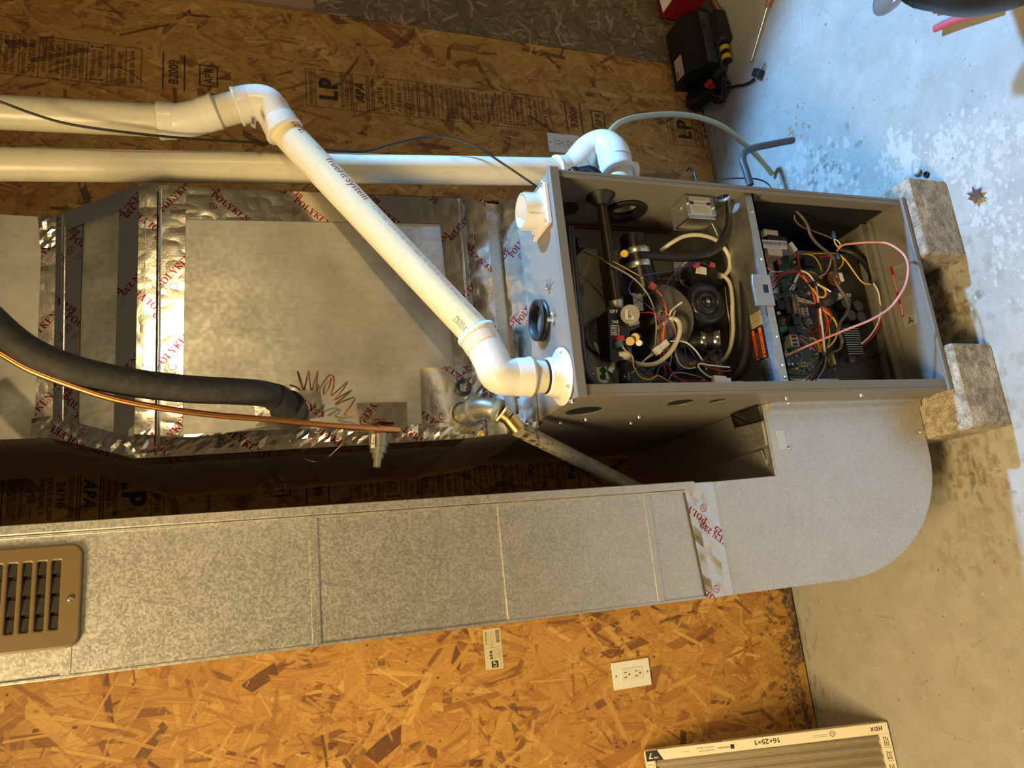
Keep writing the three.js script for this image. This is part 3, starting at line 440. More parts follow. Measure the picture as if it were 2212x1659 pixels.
// draft inducer: vent pipe stub, clamps, housing, motor
{
  const a = [0.444, 0.772, 0.666];
  const vent = part('vent_coupling', [ring([0.458, 0.772, 0.666], [0, 0.772, 0.666], 0.036, 0.0305, 0.016, 36), ring([0.445, 0.772, 0.666], [0, 0.772, 0.666], 0.046, 0.0315, 0.006, 36)], rubber, furnace, 'black rubber vent grommet');
  const h = part('inducer_housing', [cyl([0.3874,0.7574,0.655], [0.3524,0.7584,0.655], 0.0275, 0.0275, 32), cyl([0.3578,0.7598,0.655], [0.2513,0.75,0.655], 0.0335, 0.036, 32), cyl([0.2204,0.6841,0.6], [0.1915,0.7387,0.665], 0.088, 0.078, 40), turned([0.1388,0.6613,0.62], 0.10, 0.10, 0.06, 0, 0, 0.2, 0.012)], plasticBlack, furnace, 'black inducer housing');
  for (const [p, q] of [[[0.3524,0.7595,0.655], [0.3395,0.7582,0.655]], [[0.3211,0.7588,0.655], [0.3083,0.7575,0.655]]]) part('hose_clamp', [ring(p, q, 0.0355, 0.033, V(p).distanceTo(V(q)), 36)], steel, h, 'steel band clamp');
  for (const p of [[0.3454,0.7394,0.672], [0.3111,0.7405,0.672]]) part('clamp_screw', turned(p, 0.012, 0.012, 0.010, 0, 0, 0.5, 0.001), steel, h);
  part('tap_cap', [cyl([0.3318,0.8003,0.688], [0.3199,0.8163,0.712], 0.0085, 0.0075, 16)], mat({ color: lin(0.62, 0.46, 0.012), roughness: 0.4 }), h, 'yellow plastic cap');
  sticker('housing_label', [[0.212,0.7676,0.672], [0.2105,0.7894,0.672], [0.2507,0.7875,0.672], [0.2523,0.7654,0.672]].reverse(), 96, 200, (x, w, h2) => { x.fillStyle = '#b9b6b0'; x.fillRect(0, 0, w, h2); x.fillStyle = '#222'; lines(x, 10, 12, 8, 11, 76, 93); }, h, 'white printed label');
  const c = [0.2195,0.6373,0.7], m = part('inducer_motor', [lathe([[0, -0.075], [0.047, -0.07], [0.047, -0.012], [0.043, -0.008], [0.0445, -0.006], [0.0465, 0.0], [0.0455, 0.006], [0.042, 0.009], [0.036, 0.0105], [0.030, 0.0105], [0.0275, 0.007], [0.0255, 0.007], [0.0235, 0.0115], [0.016, 0.0135], [0.0135, 0.0100], [0.0115, 0.0100], [0.010, 0.0135], [0.005, 0.0145], [0, 0.0145]], c, [c[0], c[1], c[2] + 1], 44)], plasticBlack, furnace, 'round black inducer motor');
  part('shaft_screw', lathe([[0, 0], [0.0045, 0], [0.0045, 0.003], [0, 0.0035]], [c[0], c[1], c[2] + 0.0145], [c[0], c[1], c[2] + 1], 12), steel, m);
  for (let i = 0; i < 5; i++) { const a2 = 0.7 + i * 1.257; part('vent_slot', tube([-0.3, -0.15, 0, 0.15, 0.3].map((d) => [c[0] + 0.037 * Math.cos(a2 + d), c[1] + 0.037 * Math.sin(a2 + d), c[2] + 0.0098]), 0.0024, 10, 6), i === 1 ? copperOld : mat({ color: lin(0.004, 0.004, 0.004), roughness: 0.9 }), m); }
  // pressure switch and its bracket
  part('switch_bracket', turned([0.3243,0.6293,0.63], 0.052, 0.042, 0.003, 0, 0, -0.1, 0.001), zinc, furnace, 'grey metal bracket');
  const s = part('pressure_switch', [cyl([0.3157,0.5946,0.635], [0.3032,0.6074,0.665], 0.034, 0.034, 32), cyl([0.3032,0.6074,0.665], [0.2931,0.617,0.69], 0.032, 0.030, 32)], plasticBlack, furnace, 'black pressure switch');
  part('switch_ring', ring([0.3119,0.6068,0.64], [0.304,0.6147,0.66], 0.036, 0.033, 0.008, 32), whitePlastic, s);
  sticker('switch_label', [[0.2892,0.6452,0.699], [0.2859,0.6183,0.699], [0.3021,0.6152,0.699], [0.3066,0.6374,0.699]], 128, 80, (x, w, h2) => { x.fillStyle = '#cdc9c4'; x.fillRect(0, 0, w, h2); x.fillStyle = '#333'; lines(x, 8, 14, 5, 11, 54, 94); }, s, 'white label');
  for (const p of [[0.3071,0.6391,0.7], [0.3087,0.6007,0.7]]) part('spade_terminal', turned(p, 0.010, 0.012, 0.009, 0, 0, -0.3, 0.001), mat({ color: lin(0.36, 0.05, 0.04), roughness: 0.4 }), s, 'red spade terminal');
  // rubber drain boot with two bright clamps
  const b0 = [0.1502,0.671,0.655], b1 = [0.1412,0.6095,0.695], B0 = V(b0), B1 = V(b1), at = (t) => B0.clone().lerp(B1, t).toArray();
  const boot = part('drain_boot', [cyl(at(0), at(0.5), 0.017, 0.022, 24), cyl(at(0.5), at(1), 0.0205, 0.0205, 24)], rubber, furnace, 'black rubber drain boot');
  for (const [t0, t1] of [[0.46, 0.62], [0.82, 1.0]]) part('hose_clamp', ring(at(t0), at(t1), 0.0225, 0.0195, V(at(t0)).distanceTo(V(at(t1))), 32), mat({ color: lin(0.75, 0.75, 0.75), metalness: 1, roughness: 0.18 }), boot, 'bright steel clamp');
}
// tubes in the burner box
for (const [m, r, p, n, l] of [
  [silicone, 0.0045, [[0.3515,0.7024,0.67],[0.3636,0.682,0.69],[0.3771,0.6515,0.695],[0.3784,0.6125,0.7],[0.3673,0.5688,0.695],[0.3368,0.5457,0.69],[0.3091,0.5468,0.685],[0.2918,0.5652,0.68],[0.3011,0.5717,0.66]], 'pressure_tube', 'cream pressure tube looping over'],
  [silicone, 0.0045, [[0.302,0.5803,0.66],[0.2961,0.5662,0.68],[0.2792,0.5541,0.685],[0.2427,0.5566,0.69],[0.2002,0.5637,0.69],[0.1584,0.5715,0.69],[0.1246,0.5796,0.68],[0.1072,0.5901,0.67],[0.1031,0.5938,0.65]], 'pressure_tube', 'cream pressure tube beside the deck'],
  [silicone, 0.0047, [[0.0967,0.8297,0.69],[0.0829,0.8074,0.71],[0.0835,0.784,0.72],[0.0994,0.7601,0.73],[0.1254,0.7377,0.73],[0.1488,0.7262,0.73],[0.1703,0.7237,0.725],[0.1779,0.7343,0.72],[0.1752,0.7394,0.7],[0.1712,0.746,0.68]], 'pressure_tube', 'white hooked pressure tube'],
  [rubber, 0.0100, [[0.3337,0.7524,0.68],[0.3312,0.7153,0.685],[0.3296,0.6571,0.69],[0.3366,0.6067,0.695],[0.363,0.5665,0.7],[0.3973,0.547,0.71],[0.4288,0.5427,0.72],[0.4495,0.5513,0.735],[0.4568,0.5536,0.738]], 'drain_hose', 'black rubber drain hose'],
  [rubber, 0.0110, [[0.4491,0.5258,0.69],[0.4016,0.5263,0.705],[0.3324,0.5285,0.71],[0.2456,0.5371,0.71],[0.1717,0.548,0.71],[0.1099,0.5645,0.71],[0.0727,0.5812,0.7],[0.0524,0.5956,0.68]], 'drain_hose', 'thick dark hose along the deck'],
]) part(n, tube(p, r, p.length * 12, 12), m, furnace, l);
// wires in the burner box
for (const [c, r, p] of [
  ['purple', 0.0014, [[0.3076,0.6459,0.705],[0.2847,0.7119,0.72],[0.2582,0.8093,0.725],[0.2287,0.827,0.73],[0.1984,0.7836,0.725],[0.1543,0.7419,0.72],[0.0967,0.7099,0.66]]],
  ['purple', 0.0014, [[0.3087,0.6038,0.7],[0.3038,0.6597,0.72],[0.2743,0.7144,0.7275],[0.2288,0.752,0.735],[0.194,0.7629,0.7375],[0.1667,0.7584,0.74],[0.1429,0.7243,0.705],[0.1038,0.7181,0.67]]],
  ['purple', 0.0014, [[0.1291,0.6951,0.69],[0.1012,0.6936,0.69],[0.0932,0.6732,0.69],[0.1031,0.6492,0.69],[0.1233,0.6162,0.69],[0.1111,0.6096,0.69],[0.097,0.6214,0.69],[0.0911,0.6404,0.69]]],
  ['purple', 0.0014, [[0.0721,0.7453,0.67],[0.0778,0.7228,0.67],[0.0835,0.7022,0.67],[0.0863,0.662,0.67]]],
  ['orange', 0.0017, [[0.2403,0.7551,0.715],[0.2173,0.7529,0.73],[0.1857,0.7483,0.725],[0.1441,0.7597,0.72],[0.111,0.7466,0.69],[0.0732,0.7324,0.66]]],
  ['red', 0.0016, [[0.1904,0.801,0.715],[0.1919,0.7688,0.71],[0.1777,0.7536,0.7033],[0.1444,0.7534,0.6967],[0.1053,0.7552,0.69],[0.0768,0.7302,0.66]]],
  ['gray', 0.0016, [[0.3516,0.8905,0.66],[0.3173,0.8671,0.695],[0.2813,0.8533,0.73],[0.2628,0.8187,0.73],[0.2374,0.7945,0.73],[0.2093,0.7774,0.725],[0.1719,0.7713,0.72],[0.1446,0.7685,0.7067],[0.1224,0.7687,0.6933],[0.1035,0.7837,0.68]]],
  ['gray', 0.0014, [[0.3488,0.8899,0.66],[0.3173,0.8629,0.69],[0.2843,0.8442,0.72],[0.2651,0.8069,0.715],[0.2425,0.7801,0.71],[0.2279,0.7866,0.705],[0.2148,0.8052,0.7]]],
  ['yellow', 0.0012, [[0.3301,0.8538,0.67],[0.2961,0.8462,0.72],[0.2812,0.8133,0.7175],[0.2656,0.7819,0.715]]],
  ['black', 0.0022, [[0.2656,0.7819,0.715],[0.2581,0.7716,0.715],[0.25,0.7652,0.715]]],
  ['yellow', 0.0008, [[0.3442,0.8478,0.62],[0.3232,0.8615,0.62],[0.2995,0.8764,0.62]]],
  ['yellow', 0.0018, [[0.1209,0.8642,0.73],[0.107,0.8527,0.7267],[0.0968,0.8385,0.7233],[0.0753,0.8362,0.72],[0.0556,0.8234,0.7167],[0.0516,0.802,0.7133],[0.0599,0.7803,0.71],[0.0502,0.7612,0.71],[0.0405,0.742,0.71]]],
  ['blue', 0.0018, [[0.1303,0.8648,0.73],[0.1132,0.8449,0.725],[0.0922,0.8355,0.72],[0.0748,0.8236,0.715],[0.0677,0.8017,0.71],[0.0804,0.7762,0.705],[0.0866,0.7514,0.7],[0.0686,0.7389,0.695],[0.0526,0.7324,0.69]]],
  ['brown', 0.0016, [[0.1219,0.8461,0.71],[0.0915,0.8305,0.71],[0.0725,0.8172,0.71],[0.0553,0.7934,0.71],[0.0512,0.7631,0.71],[0.0392,0.7233,0.71]]],
  ['green', 0.0018, [[0.0835,0.7492,0.71],[0.089,0.7587,0.71],[0.0779,0.7731,0.71],[0.0571,0.787,0.71],[0.0424,0.8099,0.71],[0.0379,0.8248,0.71]]],
  ['green', 0.0018, [[0.0858,0.767,0.69],[0.0763,0.7895,0.69],[0.0555,0.8135,0.69],[0.0462,0.8273,0.69]]],
  ['green', 0.0014, [[0.078,0.8831,0.69],[0.0713,0.8721,0.69],[0.0562,0.8683,0.69],[0.0477,0.8615,0.69]]], ['green', 0.0014, [[0.0628,0.8733,0.69],[0.0581,0.866,0.69],[0.0505,0.8621,0.69]]],
  ['white', 0.0018, [[0.1287,0.745,0.72],[0.1292,0.7259,0.72],[0.126,0.7094,0.72],[0.1094,0.691,0.72],[0.086,0.6781,0.72],[0.0685,0.6728,0.72]]],
  ['black', 0.0018, [[0.1301,0.7369,0.71],[0.1293,0.7199,0.71],[0.1215,0.702,0.71],[0.095,0.6853,0.71],[0.0714,0.6659,0.71]]],
  ['white', 0.0016, [[0.137,0.7154,0.69],[0.1171,0.7185,0.69],[0.1013,0.7174,0.69],[0.0875,0.7112,0.69],[0.0805,0.6952,0.69],[0.0833,0.675,0.69]]],
  ['red', 0.0014, [[0.1267,0.711,0.685],[0.1068,0.7091,0.685],[0.0889,0.6993,0.685],[0.0839,0.6893,0.685]]],
  ['white', 0.0018, [[0.0706,0.6246,0.73],[0.0751,0.6693,0.73],[0.0782,0.6945,0.73],[0.0753,0.6982,0.73],[0.0638,0.6929,0.73],[0.0531,0.68,0.73],[0.0453,0.6622,0.73]]],
  ['red', 0.0018, [[0.0647,0.6191,0.725],[0.0639,0.6423,0.725],[0.0738,0.675,0.725],[0.0777,0.6904,0.725],[0.0749,0.6941,0.725],[0.0604,0.6861,0.725],[0.0457,0.6632,0.725]]],
  ['black', 0.0018, [[0.0439,0.6678,0.725],[0.0556,0.687,0.725],[0.071,0.698,0.725],[0.0826,0.6937,0.725],[0.084,0.6709,0.725],[0.0775,0.6483,0.725]]],
  ['gray', 0.0016, [[0.0463,0.6684,0.72],[0.0572,0.7049,0.72],[0.0632,0.7355,0.72],[0.0596,0.755,0.72],[0.0493,0.763,0.72]]],
  ['red', 0.0016, [[0.0885,0.751,0.7],[0.0711,0.7414,0.7],[0.0535,0.7254,0.7],[0.0407,0.6978,0.7]]],
  ['red', 0.0016, [[0.0634,0.7427,0.7],[0.0535,0.719,0.7],[0.0503,0.6939,0.7],[0.0498,0.657,0.7]]],
  ['white', 0.0016, [[0.0472,0.6066,0.7],[0.0478,0.5795,0.7],[0.0435,0.5554,0.7]]], ['brown', 0.0016, [[0.0469,0.5954,0.69],[0.0495,0.5653,0.69],[0.0451,0.541,0.69]]],
  ['white', 0.0012, [[0.279,0.5467,0.66],[0.2332,0.5511,0.66],[0.1903,0.5527,0.66],[0.1479,0.5613,0.66],[0.1103,0.5782,0.66],[0.096,0.5972,0.66]]],
  ['white', 0.0013, [[0.1586,0.8651,0.62],[0.1271,0.865,0.64],[0.1032,0.8633,0.66],[0.0798,0.8579,0.68],[0.0721,0.8509,0.68]]], ['white', 0.0013, [[0.1587,0.8609,0.62],[0.1271,0.8609,0.64],[0.1041,0.8591,0.66],[0.0807,0.8547,0.68]]],
  ['brown', 0.0016, [[0.0449,0.7938,0.7],[0.0481,0.7788,0.7],[0.043,0.7651,0.7]]], ['brown', 0.0016, [[0.0471,0.8201,0.7],[0.0514,0.7866,0.7],[0.0482,0.758,0.7],[0.0411,0.7255,0.7]]], ['yellow', 0.0014, [[0.0444,0.6996,0.69],[0.05,0.6812,0.69],[0.0556,0.6605,0.69]]], ['orange', 0.0015, [[0.0583,0.7229,0.69],[0.0482,0.6967,0.69],[0.0497,0.6616,0.69],[0.0474,0.6311,0.69]]],
  ['white', 0.0010, [[0.1099,0.7769,0.7],[0.1022,0.7907,0.7],[0.0916,0.8048,0.7],[0.0662,0.8354,0.7]]], ['white', 0.0010, [[0.108,0.7751,0.7],[0.0983,0.7934,0.7],[0.0831,0.8144,0.7],[0.0699,0.8287,0.7]]],
  ['white', 0.0024, [[0.2186,0.6953,0.71],[0.2108,0.7081,0.7033],[0.2009,0.719,0.6967],[0.1953,0.7183,0.69]]], ['white', 0.0024, [[0.2197,0.6851,0.695],[0.2111,0.6987,0.695],[0.1997,0.7095,0.695],[0.1793,0.7185,0.695]]],
  ['yellow', 0.0014, [[0.1928,0.7458,0.69],[0.2051,0.7383,0.69],[0.2033,0.7278,0.69],[0.1933,0.7186,0.69],[0.1772,0.7127,0.69],[0.157,0.7119,0.69],[0.133,0.7226,0.69],[0.1052,0.7307,0.69],[0.0857,0.7373,0.69]]], ['green', 0.0014, [[0.1915,0.7456,0.688],[0.2048,0.7383,0.688],[0.2056,0.7328,0.688]]],
  ['red', 0.0011, [[0.1982,0.8677,0.6],[0.1947,0.8635,0.63],[0.1961,0.852,0.66]]],
  ['white', 0.0012, [[0.3972,0.5964,0.72],[0.3898,0.5795,0.705],[0.378,0.5645,0.69],[0.3538,0.566,0.69]]],
  ['black', 0.0022, [[0.1459,0.6844,0.67],[0.1521,0.6722,0.67],[0.1563,0.6535,0.67],[0.1647,0.6361,0.67]]],
]) part('wire', tube(p, r, p.length * 7, 6), W[c], furnace, c + ' wire');
part('spade_terminal', turned([0.2486,0.7649,0.716], 0.012, 0.014, 0.008, 0, 0, -0.6, 0.001), mat({ color: lin(0.36, 0.06, 0.05), roughness: 0.4 }), furnace, 'red spade terminal');
part('wire_connector', [turned([0.1178,0.7661,0.715], 0.013, 0.036, 0.012, 0, 0, 0.62, 0.001), turned([0.111,0.7756,0.715], 0.016, 0.012, 0.014, 0, 0, 0.62, 0.001)], whitePlastic, furnace, 'white wire connector');
part('wire_connector', [turned([0.0431,0.6554,0.73], 0.018, 0.030, 0.012, 0, 0, -0.1, 0.002), turned([0.0419,0.6383,0.73], 0.012, 0.018, 0.010, 0, 0, -0.1, 0.002)], whitePlastic, furnace, 'white plug connector');
part('wire_tag', turned([0.0815,0.8719,0.7], 0.010, 0.024, 0.001, 0, 0, 0.9), whitePlastic, furnace, 'paper wire tag');
part('wire_cap', cyl([0.0964,0.6797,0.67], [0.0983,0.6626,0.67], 0.0055, 0.005, 12), mat({ color: lin(0.5, 0.32, 0.01), roughness: 0.4 }), furnace, 'yellow wire cap');

// ---------------------------------------------------------------- furnace: blower compartment
{
  const pcbMap = canvasTex(canvas(512, 512, (x, w, h) => {
    const r = rng(404); x.fillStyle = '#123d2c'; x.fillRect(0, 0, w, h);
    for (let i = 0; i < 420; i++) { x.strokeStyle = r() < 0.5 ? '#1c5540' : '#0c2d20'; x.lineWidth = 1 + r() * 2; let a = r() * w, b = r() * h; x.beginPath(); x.moveTo(a, b); for (let k = 0; k < 3; k++) { if (r() < 0.5) a += (r() - 0.5) * 90; else b += (r() - 0.5) * 90; x.lineTo(a, b); } x.stroke(); }
    for (let i = 0; i < 900; i++) { x.fillStyle = ['#c9c6b8', '#9aa09a', '#b08d4a', '#0a0a0a', '#2b6a55'][Math.floor(r() * 5)]; x.fillRect(r() * w, r() * h, 2 + r() * 5, 2 + r() * 3); }
    x.fillStyle = '#cfd6cf'; x.font = 'bold 10px sans-serif'; for (let i = 0; i < 60; i++) x.fillText('RCJQ'[i % 4] + (i + 10), r() * w, r() * h);
  }));
  const tray = part('board_tray', [box(0.072, 0.405, 0.172, 0.53, 0.600, 0.604), box(0.066, 0.072, 0.20, 0.45, 0.600, 0.626)], galvDull, furnace, 'grey metal board tray');
  const g = prism([[0.08, 0.185], [0.385, 0.185], [0.385, 0.352], [0.285, 0.352], [0.285, 0.432], [0.08, 0.432]], 0.612, 0.6145), p = g.attributes.position, uv = g.attributes.uv; for (let i = 0; i < p.count; i++) uv.setXY(i, (p.getX(i) - 0.08) / 0.305, (p.getY(i) - 0.185) / 0.25);
  const pcb = part('circuit_board', g, mat({ map: pcbMap, roughness: 0.4 }), furnace, 'green circuit board');
  { const r = rng(31), gs = []; for (let i = 0; i < 260; i++) { const x = 0.086 + r() * 0.29, y = 0.19 + r() * 0.235; if (x > 0.28 && y > 0.345) continue; const h = 0.001 + r() * 0.004; gs.push([turned([x, y, 0.6145 + h / 2], 0.0015 + r() * 0.005, 0.0015 + r() * 0.006, h), i % 4]); }
    const cs = [[0.5, 0.48, 0.42], [0.02, 0.02, 0.02], [0.35, 0.25, 0.12], [0.2, 0.22, 0.24]]; for (let k = 0; k < 4; k++) part('small_components', gs.filter((q) => q[1] === k).map((q) => q[0]), mat({ color: lin(...cs[k]), roughness: 0.45 }), pcb).userData.kind = 'stuff'; }
  const B0 = 0.6145, on = (c, w, h, d, rz = 0, r = 0.0008) => turned([c[0], c[1], B0 + d / 2], w, h, d, 0, 0, rz, r);
  const relay = mat({ color: lin(0.014, 0.014, 0.016), roughness: 0.35 });
  for (const c of [[0.3626,0.2779,0.625], [0.3612,0.2609,0.625], [0.2507,0.3812,0.625], [0.2595,0.3603,0.625], [0.2397,0.3602,0.625], [0.21,0.3458,0.625], [0.1914,0.3455,0.625], [0.1851,0.3658,0.625], [0.2515,0.3432,0.625]]) part('relay', on(c, 0.022, 0.019, 0.018), relay, pcb, 'black relay');
  const conn = (c, w, h, d, n, along, l) => { const k = part('board_connector', on(c, w, h, d), cream, pcb, l); for (let i = 0; i < n; i++) part('slot', turned([c[0] + (along ? (i - (n - 1) / 2) * w / n : 0), c[1] + (along ? 0 : (i - (n - 1) / 2) * h / n), B0 + d + 0.0004], along ? w / n * 0.55 : w * 0.5, along ? h * 0.5 : h / n * 0.55, 0.0012), relay, k); };
  conn([0.2517,0.3436,0.63], 0.046, 0.014, 0.024, 9, true, 'tall cream board connector'); conn([0.2356,0.3152,0.63], 0.022, 0.018, 0.016, 4, true, 'square cream board connector'); conn([0.161,0.3684,0.63], 0.028, 0.024, 0.022, 3, true, 'cream plug in the lower connector'); conn([0.1068,0.3451,0.62], 0.012, 0.016, 0.012, 2, false, 'small cream connector');
  for (const c of [[0.2464,0.2185,0.64], [0.2408,0.1838,0.64], [0.217,0.2114,0.64], [0.2133,0.1825,0.64]]) { const k = part('capacitor', [cyl([c[0], c[1], B0], [c[0], c[1], B0 + 0.045], 0.0145, 0.0145, 24)], mat({ color: lin(0.01, 0.01, 0.012), roughness: 0.3 }), pcb, 'large black capacitor'); part('capacitor_top', cyl([c[0], c[1], B0 + 0.045], [c[0], c[1], B0 + 0.0458], 0.0128, 0.0128, 24), mat({ color: lin(0.045, 0.06, 0.085), roughness: 0.4 }), k); }
  for (const [c, r, h2, col] of [[[0.2307,0.3901,0.62], 0.004, 0.014, [0.6, 0.5, 0.48]], [[0.2149,0.4088,0.62], 0.004, 0.012, [0.5, 0.5, 0.5]], [[0.2512,0.3984,0.62], 0.0035, 0.010, [0.1, 0.3, 0.45]], [[0.2789,0.2989,0.62], 0.005, 0.022, [0.5, 0.5, 0.48]], [[0.0941,0.2575,0.62], 0.004, 0.011, [0.5, 0.6, 0.65]], [[0.0981,0.2455,0.62], 0.004, 0.011, [0.03, 0.10, 0.2]], [[0.133,0.2996,0.62], 0.003, 0.01, [0.75, 0.75, 0.75]], [[0.3789,0.308,0.62], 0.005, 0.018, [0.4, 0.4, 0.4]], [[0.1694,0.3808,0.62], 0.0035, 0.01, [0.05, 0.15, 0.28]]]) part('capacitor', cyl([c[0], c[1], B0], [c[0], c[1], B0 + h2], r, r, 14), mat({ color: lin(...col), roughness: 0.35 }), pcb);
  { const a = [0.1841,0.4156,0.632], b = [0.1901,0.3865,0.632]; const k = part('capacitor', cyl(a, b, 0.0095, 0.0095, 20), mat({ color: lin(0.02, 0.16, 0.07), roughness: 0.35 }), pcb, 'green capacitor lying on its side'); part('capacitor_top', cyl(b, V(b).lerp(V(a), -0.03).toArray(), 0.008, 0.008, 20), steel, k); }
  for (const c of [[0.2124,0.3053,0.62], [0.0999,0.2008,0.62]]) part('standoff_ring', ring([c[0], c[1], B0], [c[0], c[1], 2], 0.0075, 0.0055, 0.012, 20), whitePlastic, pcb, 'white board standoff');
  for (let i = 0; i < 7; i++) { const a = [0.1407,0.4078,0.618], c = [a[0] - 0.004 * 0, a[1] - i * 0.0048, B0]; for (const k of [0, 1]) part('resistor', cyl([c[0] - 0.002 - k * 0.030, c[1] - k * 0.0, B0 + 0.002], [c[0] - 0.012 - k * 0.030, c[1], B0 + 0.002], 0.0014, 0.0014, 8), mat({ color: lin(0.5, 0.42, 0.26), roughness: 0.5 }), pcb); }
  for (let i = 0; i < 5; i++) { const a = [0.2203,0.378,0.618]; part('resistor', cyl([a[0] - i * 0.0042, a[1], B0 + 0.002], [a[0] - i * 0.0042, a[1] - 0.012, B0 + 0.002], 0.0014, 0.0014, 8), mat({ color: lin(0.45, 0.22, 0.12), roughness: 0.5 }), pcb); }
  { const a = [0.1075,0.3943,0.625], k = part('terminal_strip', on(a, 0.014, 0.040, 0.012), relay, pcb, 'black screw terminal strip'); for (let i = 0; i < 4; i++) part('terminal_screw', cyl([a[0], a[1] + 0.0145 - i * 0.0095, B0 + 0.012], [a[0], a[1] + 0.0145 - i * 0.0095, B0 + 0.014], 0.003, 0.003, 10), steel, k); }
  { // finned heat sink
    const c = [0.151,0.2281,0.65], h = part('heat_sink', on([c[0], c[1]], 0.064, 0.044, 0.006), steel, pcb, 'finned aluminium heat sink');
    for (let i = 0; i < 12; i++) part('fin', turned([c[0] + 0.030 - i * 0.0055, c[1], B0 + 0.028], 0.0016, 0.044, 0.046), mat({ color: lin(0.42, 0.42, 0.42), metalness: 0.9, roughness: 0.4 }), h);
    const d = [0.2628,0.203,0.64], h2 = part('heat_sink', on([d[0], d[1]], 0.014, 0.034, 0.028), mat({ color: lin(0.6, 0.6, 0.6), metalness: 0.6, roughness: 0.4 }), pcb, 'pale comb heat sink'); for (let i = 0; i < 5; i++) part('fin', turned([d[0] + 0.010, d[1] + 0.015 - i * 0.0075, B0 + 0.030], 0.008, 0.002, 0.006), whitePlastic, h2);
    const y = [0.2574,0.2478,0.64]; part('coil_block', turned([y[0], y[1], B0 + 0.012], 0.018, 0.03, 0.024, 0, 0, 0.25, 0.001), mat({ color: lin(0.10, 0.10, 0.075), roughness: 0.5 }), pcb);
    const yb = [0.1155,0.2696,0.64]; part('film_capacitor', turned([yb[0], yb[1], B0 + 0.012], 0.026, 0.007, 0.024, 0, 0, 0.1, 0.001), mat({ color: lin(0.62, 0.52, 0.14), roughness: 0.4 }), pcb, 'yellow film capacitor');
    const pk = [0.1143,0.2177,0.64]; part('latch_connector', [turned([pk[0], pk[1], B0 + 0.012], 0.012, 0.014, 0.024, 0, 0, 0, 0.001), turned([pk[0] + 0.004, pk[1] - 0.008, B0 + 0.018], 0.006, 0.008, 0.012)], mat({ color: lin(0.42, 0.27, 0.2), roughness: 0.5 }), pcb, 'pink latch connector');
  }
  { // wound choke
    const c = [0.3124,0.2301,0.65], gs = [], n = 26;
    for (let i = 0; i < n; i++) { const a = i / n * 6.283, t = new THREE.TorusGeometry(0.0085, 0.0019, 6, 12); t.rotateY(Math.PI / 2); t.translate(0, 0.0135, 0); t.rotateX(Math.PI / 2 * 0); t.rotateZ(a); t.translate(c[0], c[1], c[2]); gs.push(t); }
    const k = part('choke_coil', gs, copperOld, pcb, 'copper wound choke coil'); part('spacer', turned([c[0], c[1] - 0.014, c[2] + 0.006], 0.022, 0.009, 0.012, 0, 0, 0.1, 0.001), whitePlastic, k);
  }
  // transformer on the tray
  { const t = part('transformer', [turned([0.3904,0.3961,0.655], 0.020, 0.056, 0.052, 0, 0, -0.06, 0.002)], plasticBlack, furnace, 'transformer with black core'); part('bobbin', turned([0.4063,0.4103,0.66], 0.018, 0.040, 0.040, 0, 0, -0.06, 0.002), cream, t); part('bobbin', turned([0.3598,0.4113,0.66], 0.022, 0.040, 0.044, 0, 0, -0.06, 0.002), cream, t);
    sticker('barcode_label', [[0.3656,0.449,0.6815], [0.3651,0.3765,0.6815], [0.3866,0.3744,0.6815], [0.3868,0.4471,0.6815]], 256, 80, (x, w, h) => { x.fillStyle = '#d9d6d0'; x.fillRect(0, 0, w, h); x.fillStyle = '#222'; bars(x, 18, 16, 190, 30, 31); bars(x, 214, 12, 34, 34, 32); lines(x, 46, 54, 2, 9, 150, 33); }, t, 'white barcode label');
    for (const c of [[0.3348,0.4411,0.68], [0.3343,0.4065,0.68], [0.3225,0.451,0.67], [0.3213,0.4297,0.67]]) part('spade_terminal', turned(c, 0.016, 0.007, 0.007, 0, 0, 0, 0.001), mat({ color: lin(0.33, 0.05, 0.04), roughness: 0.4 }), t, 'red spade terminal');
    part('fuse_connector', turned([0.377,0.352,0.67], 0.024, 0.012, 0.012, 0, 0, 0.55, 0.001), whitePlastic, furnace, 'white in-line connector'); }
}
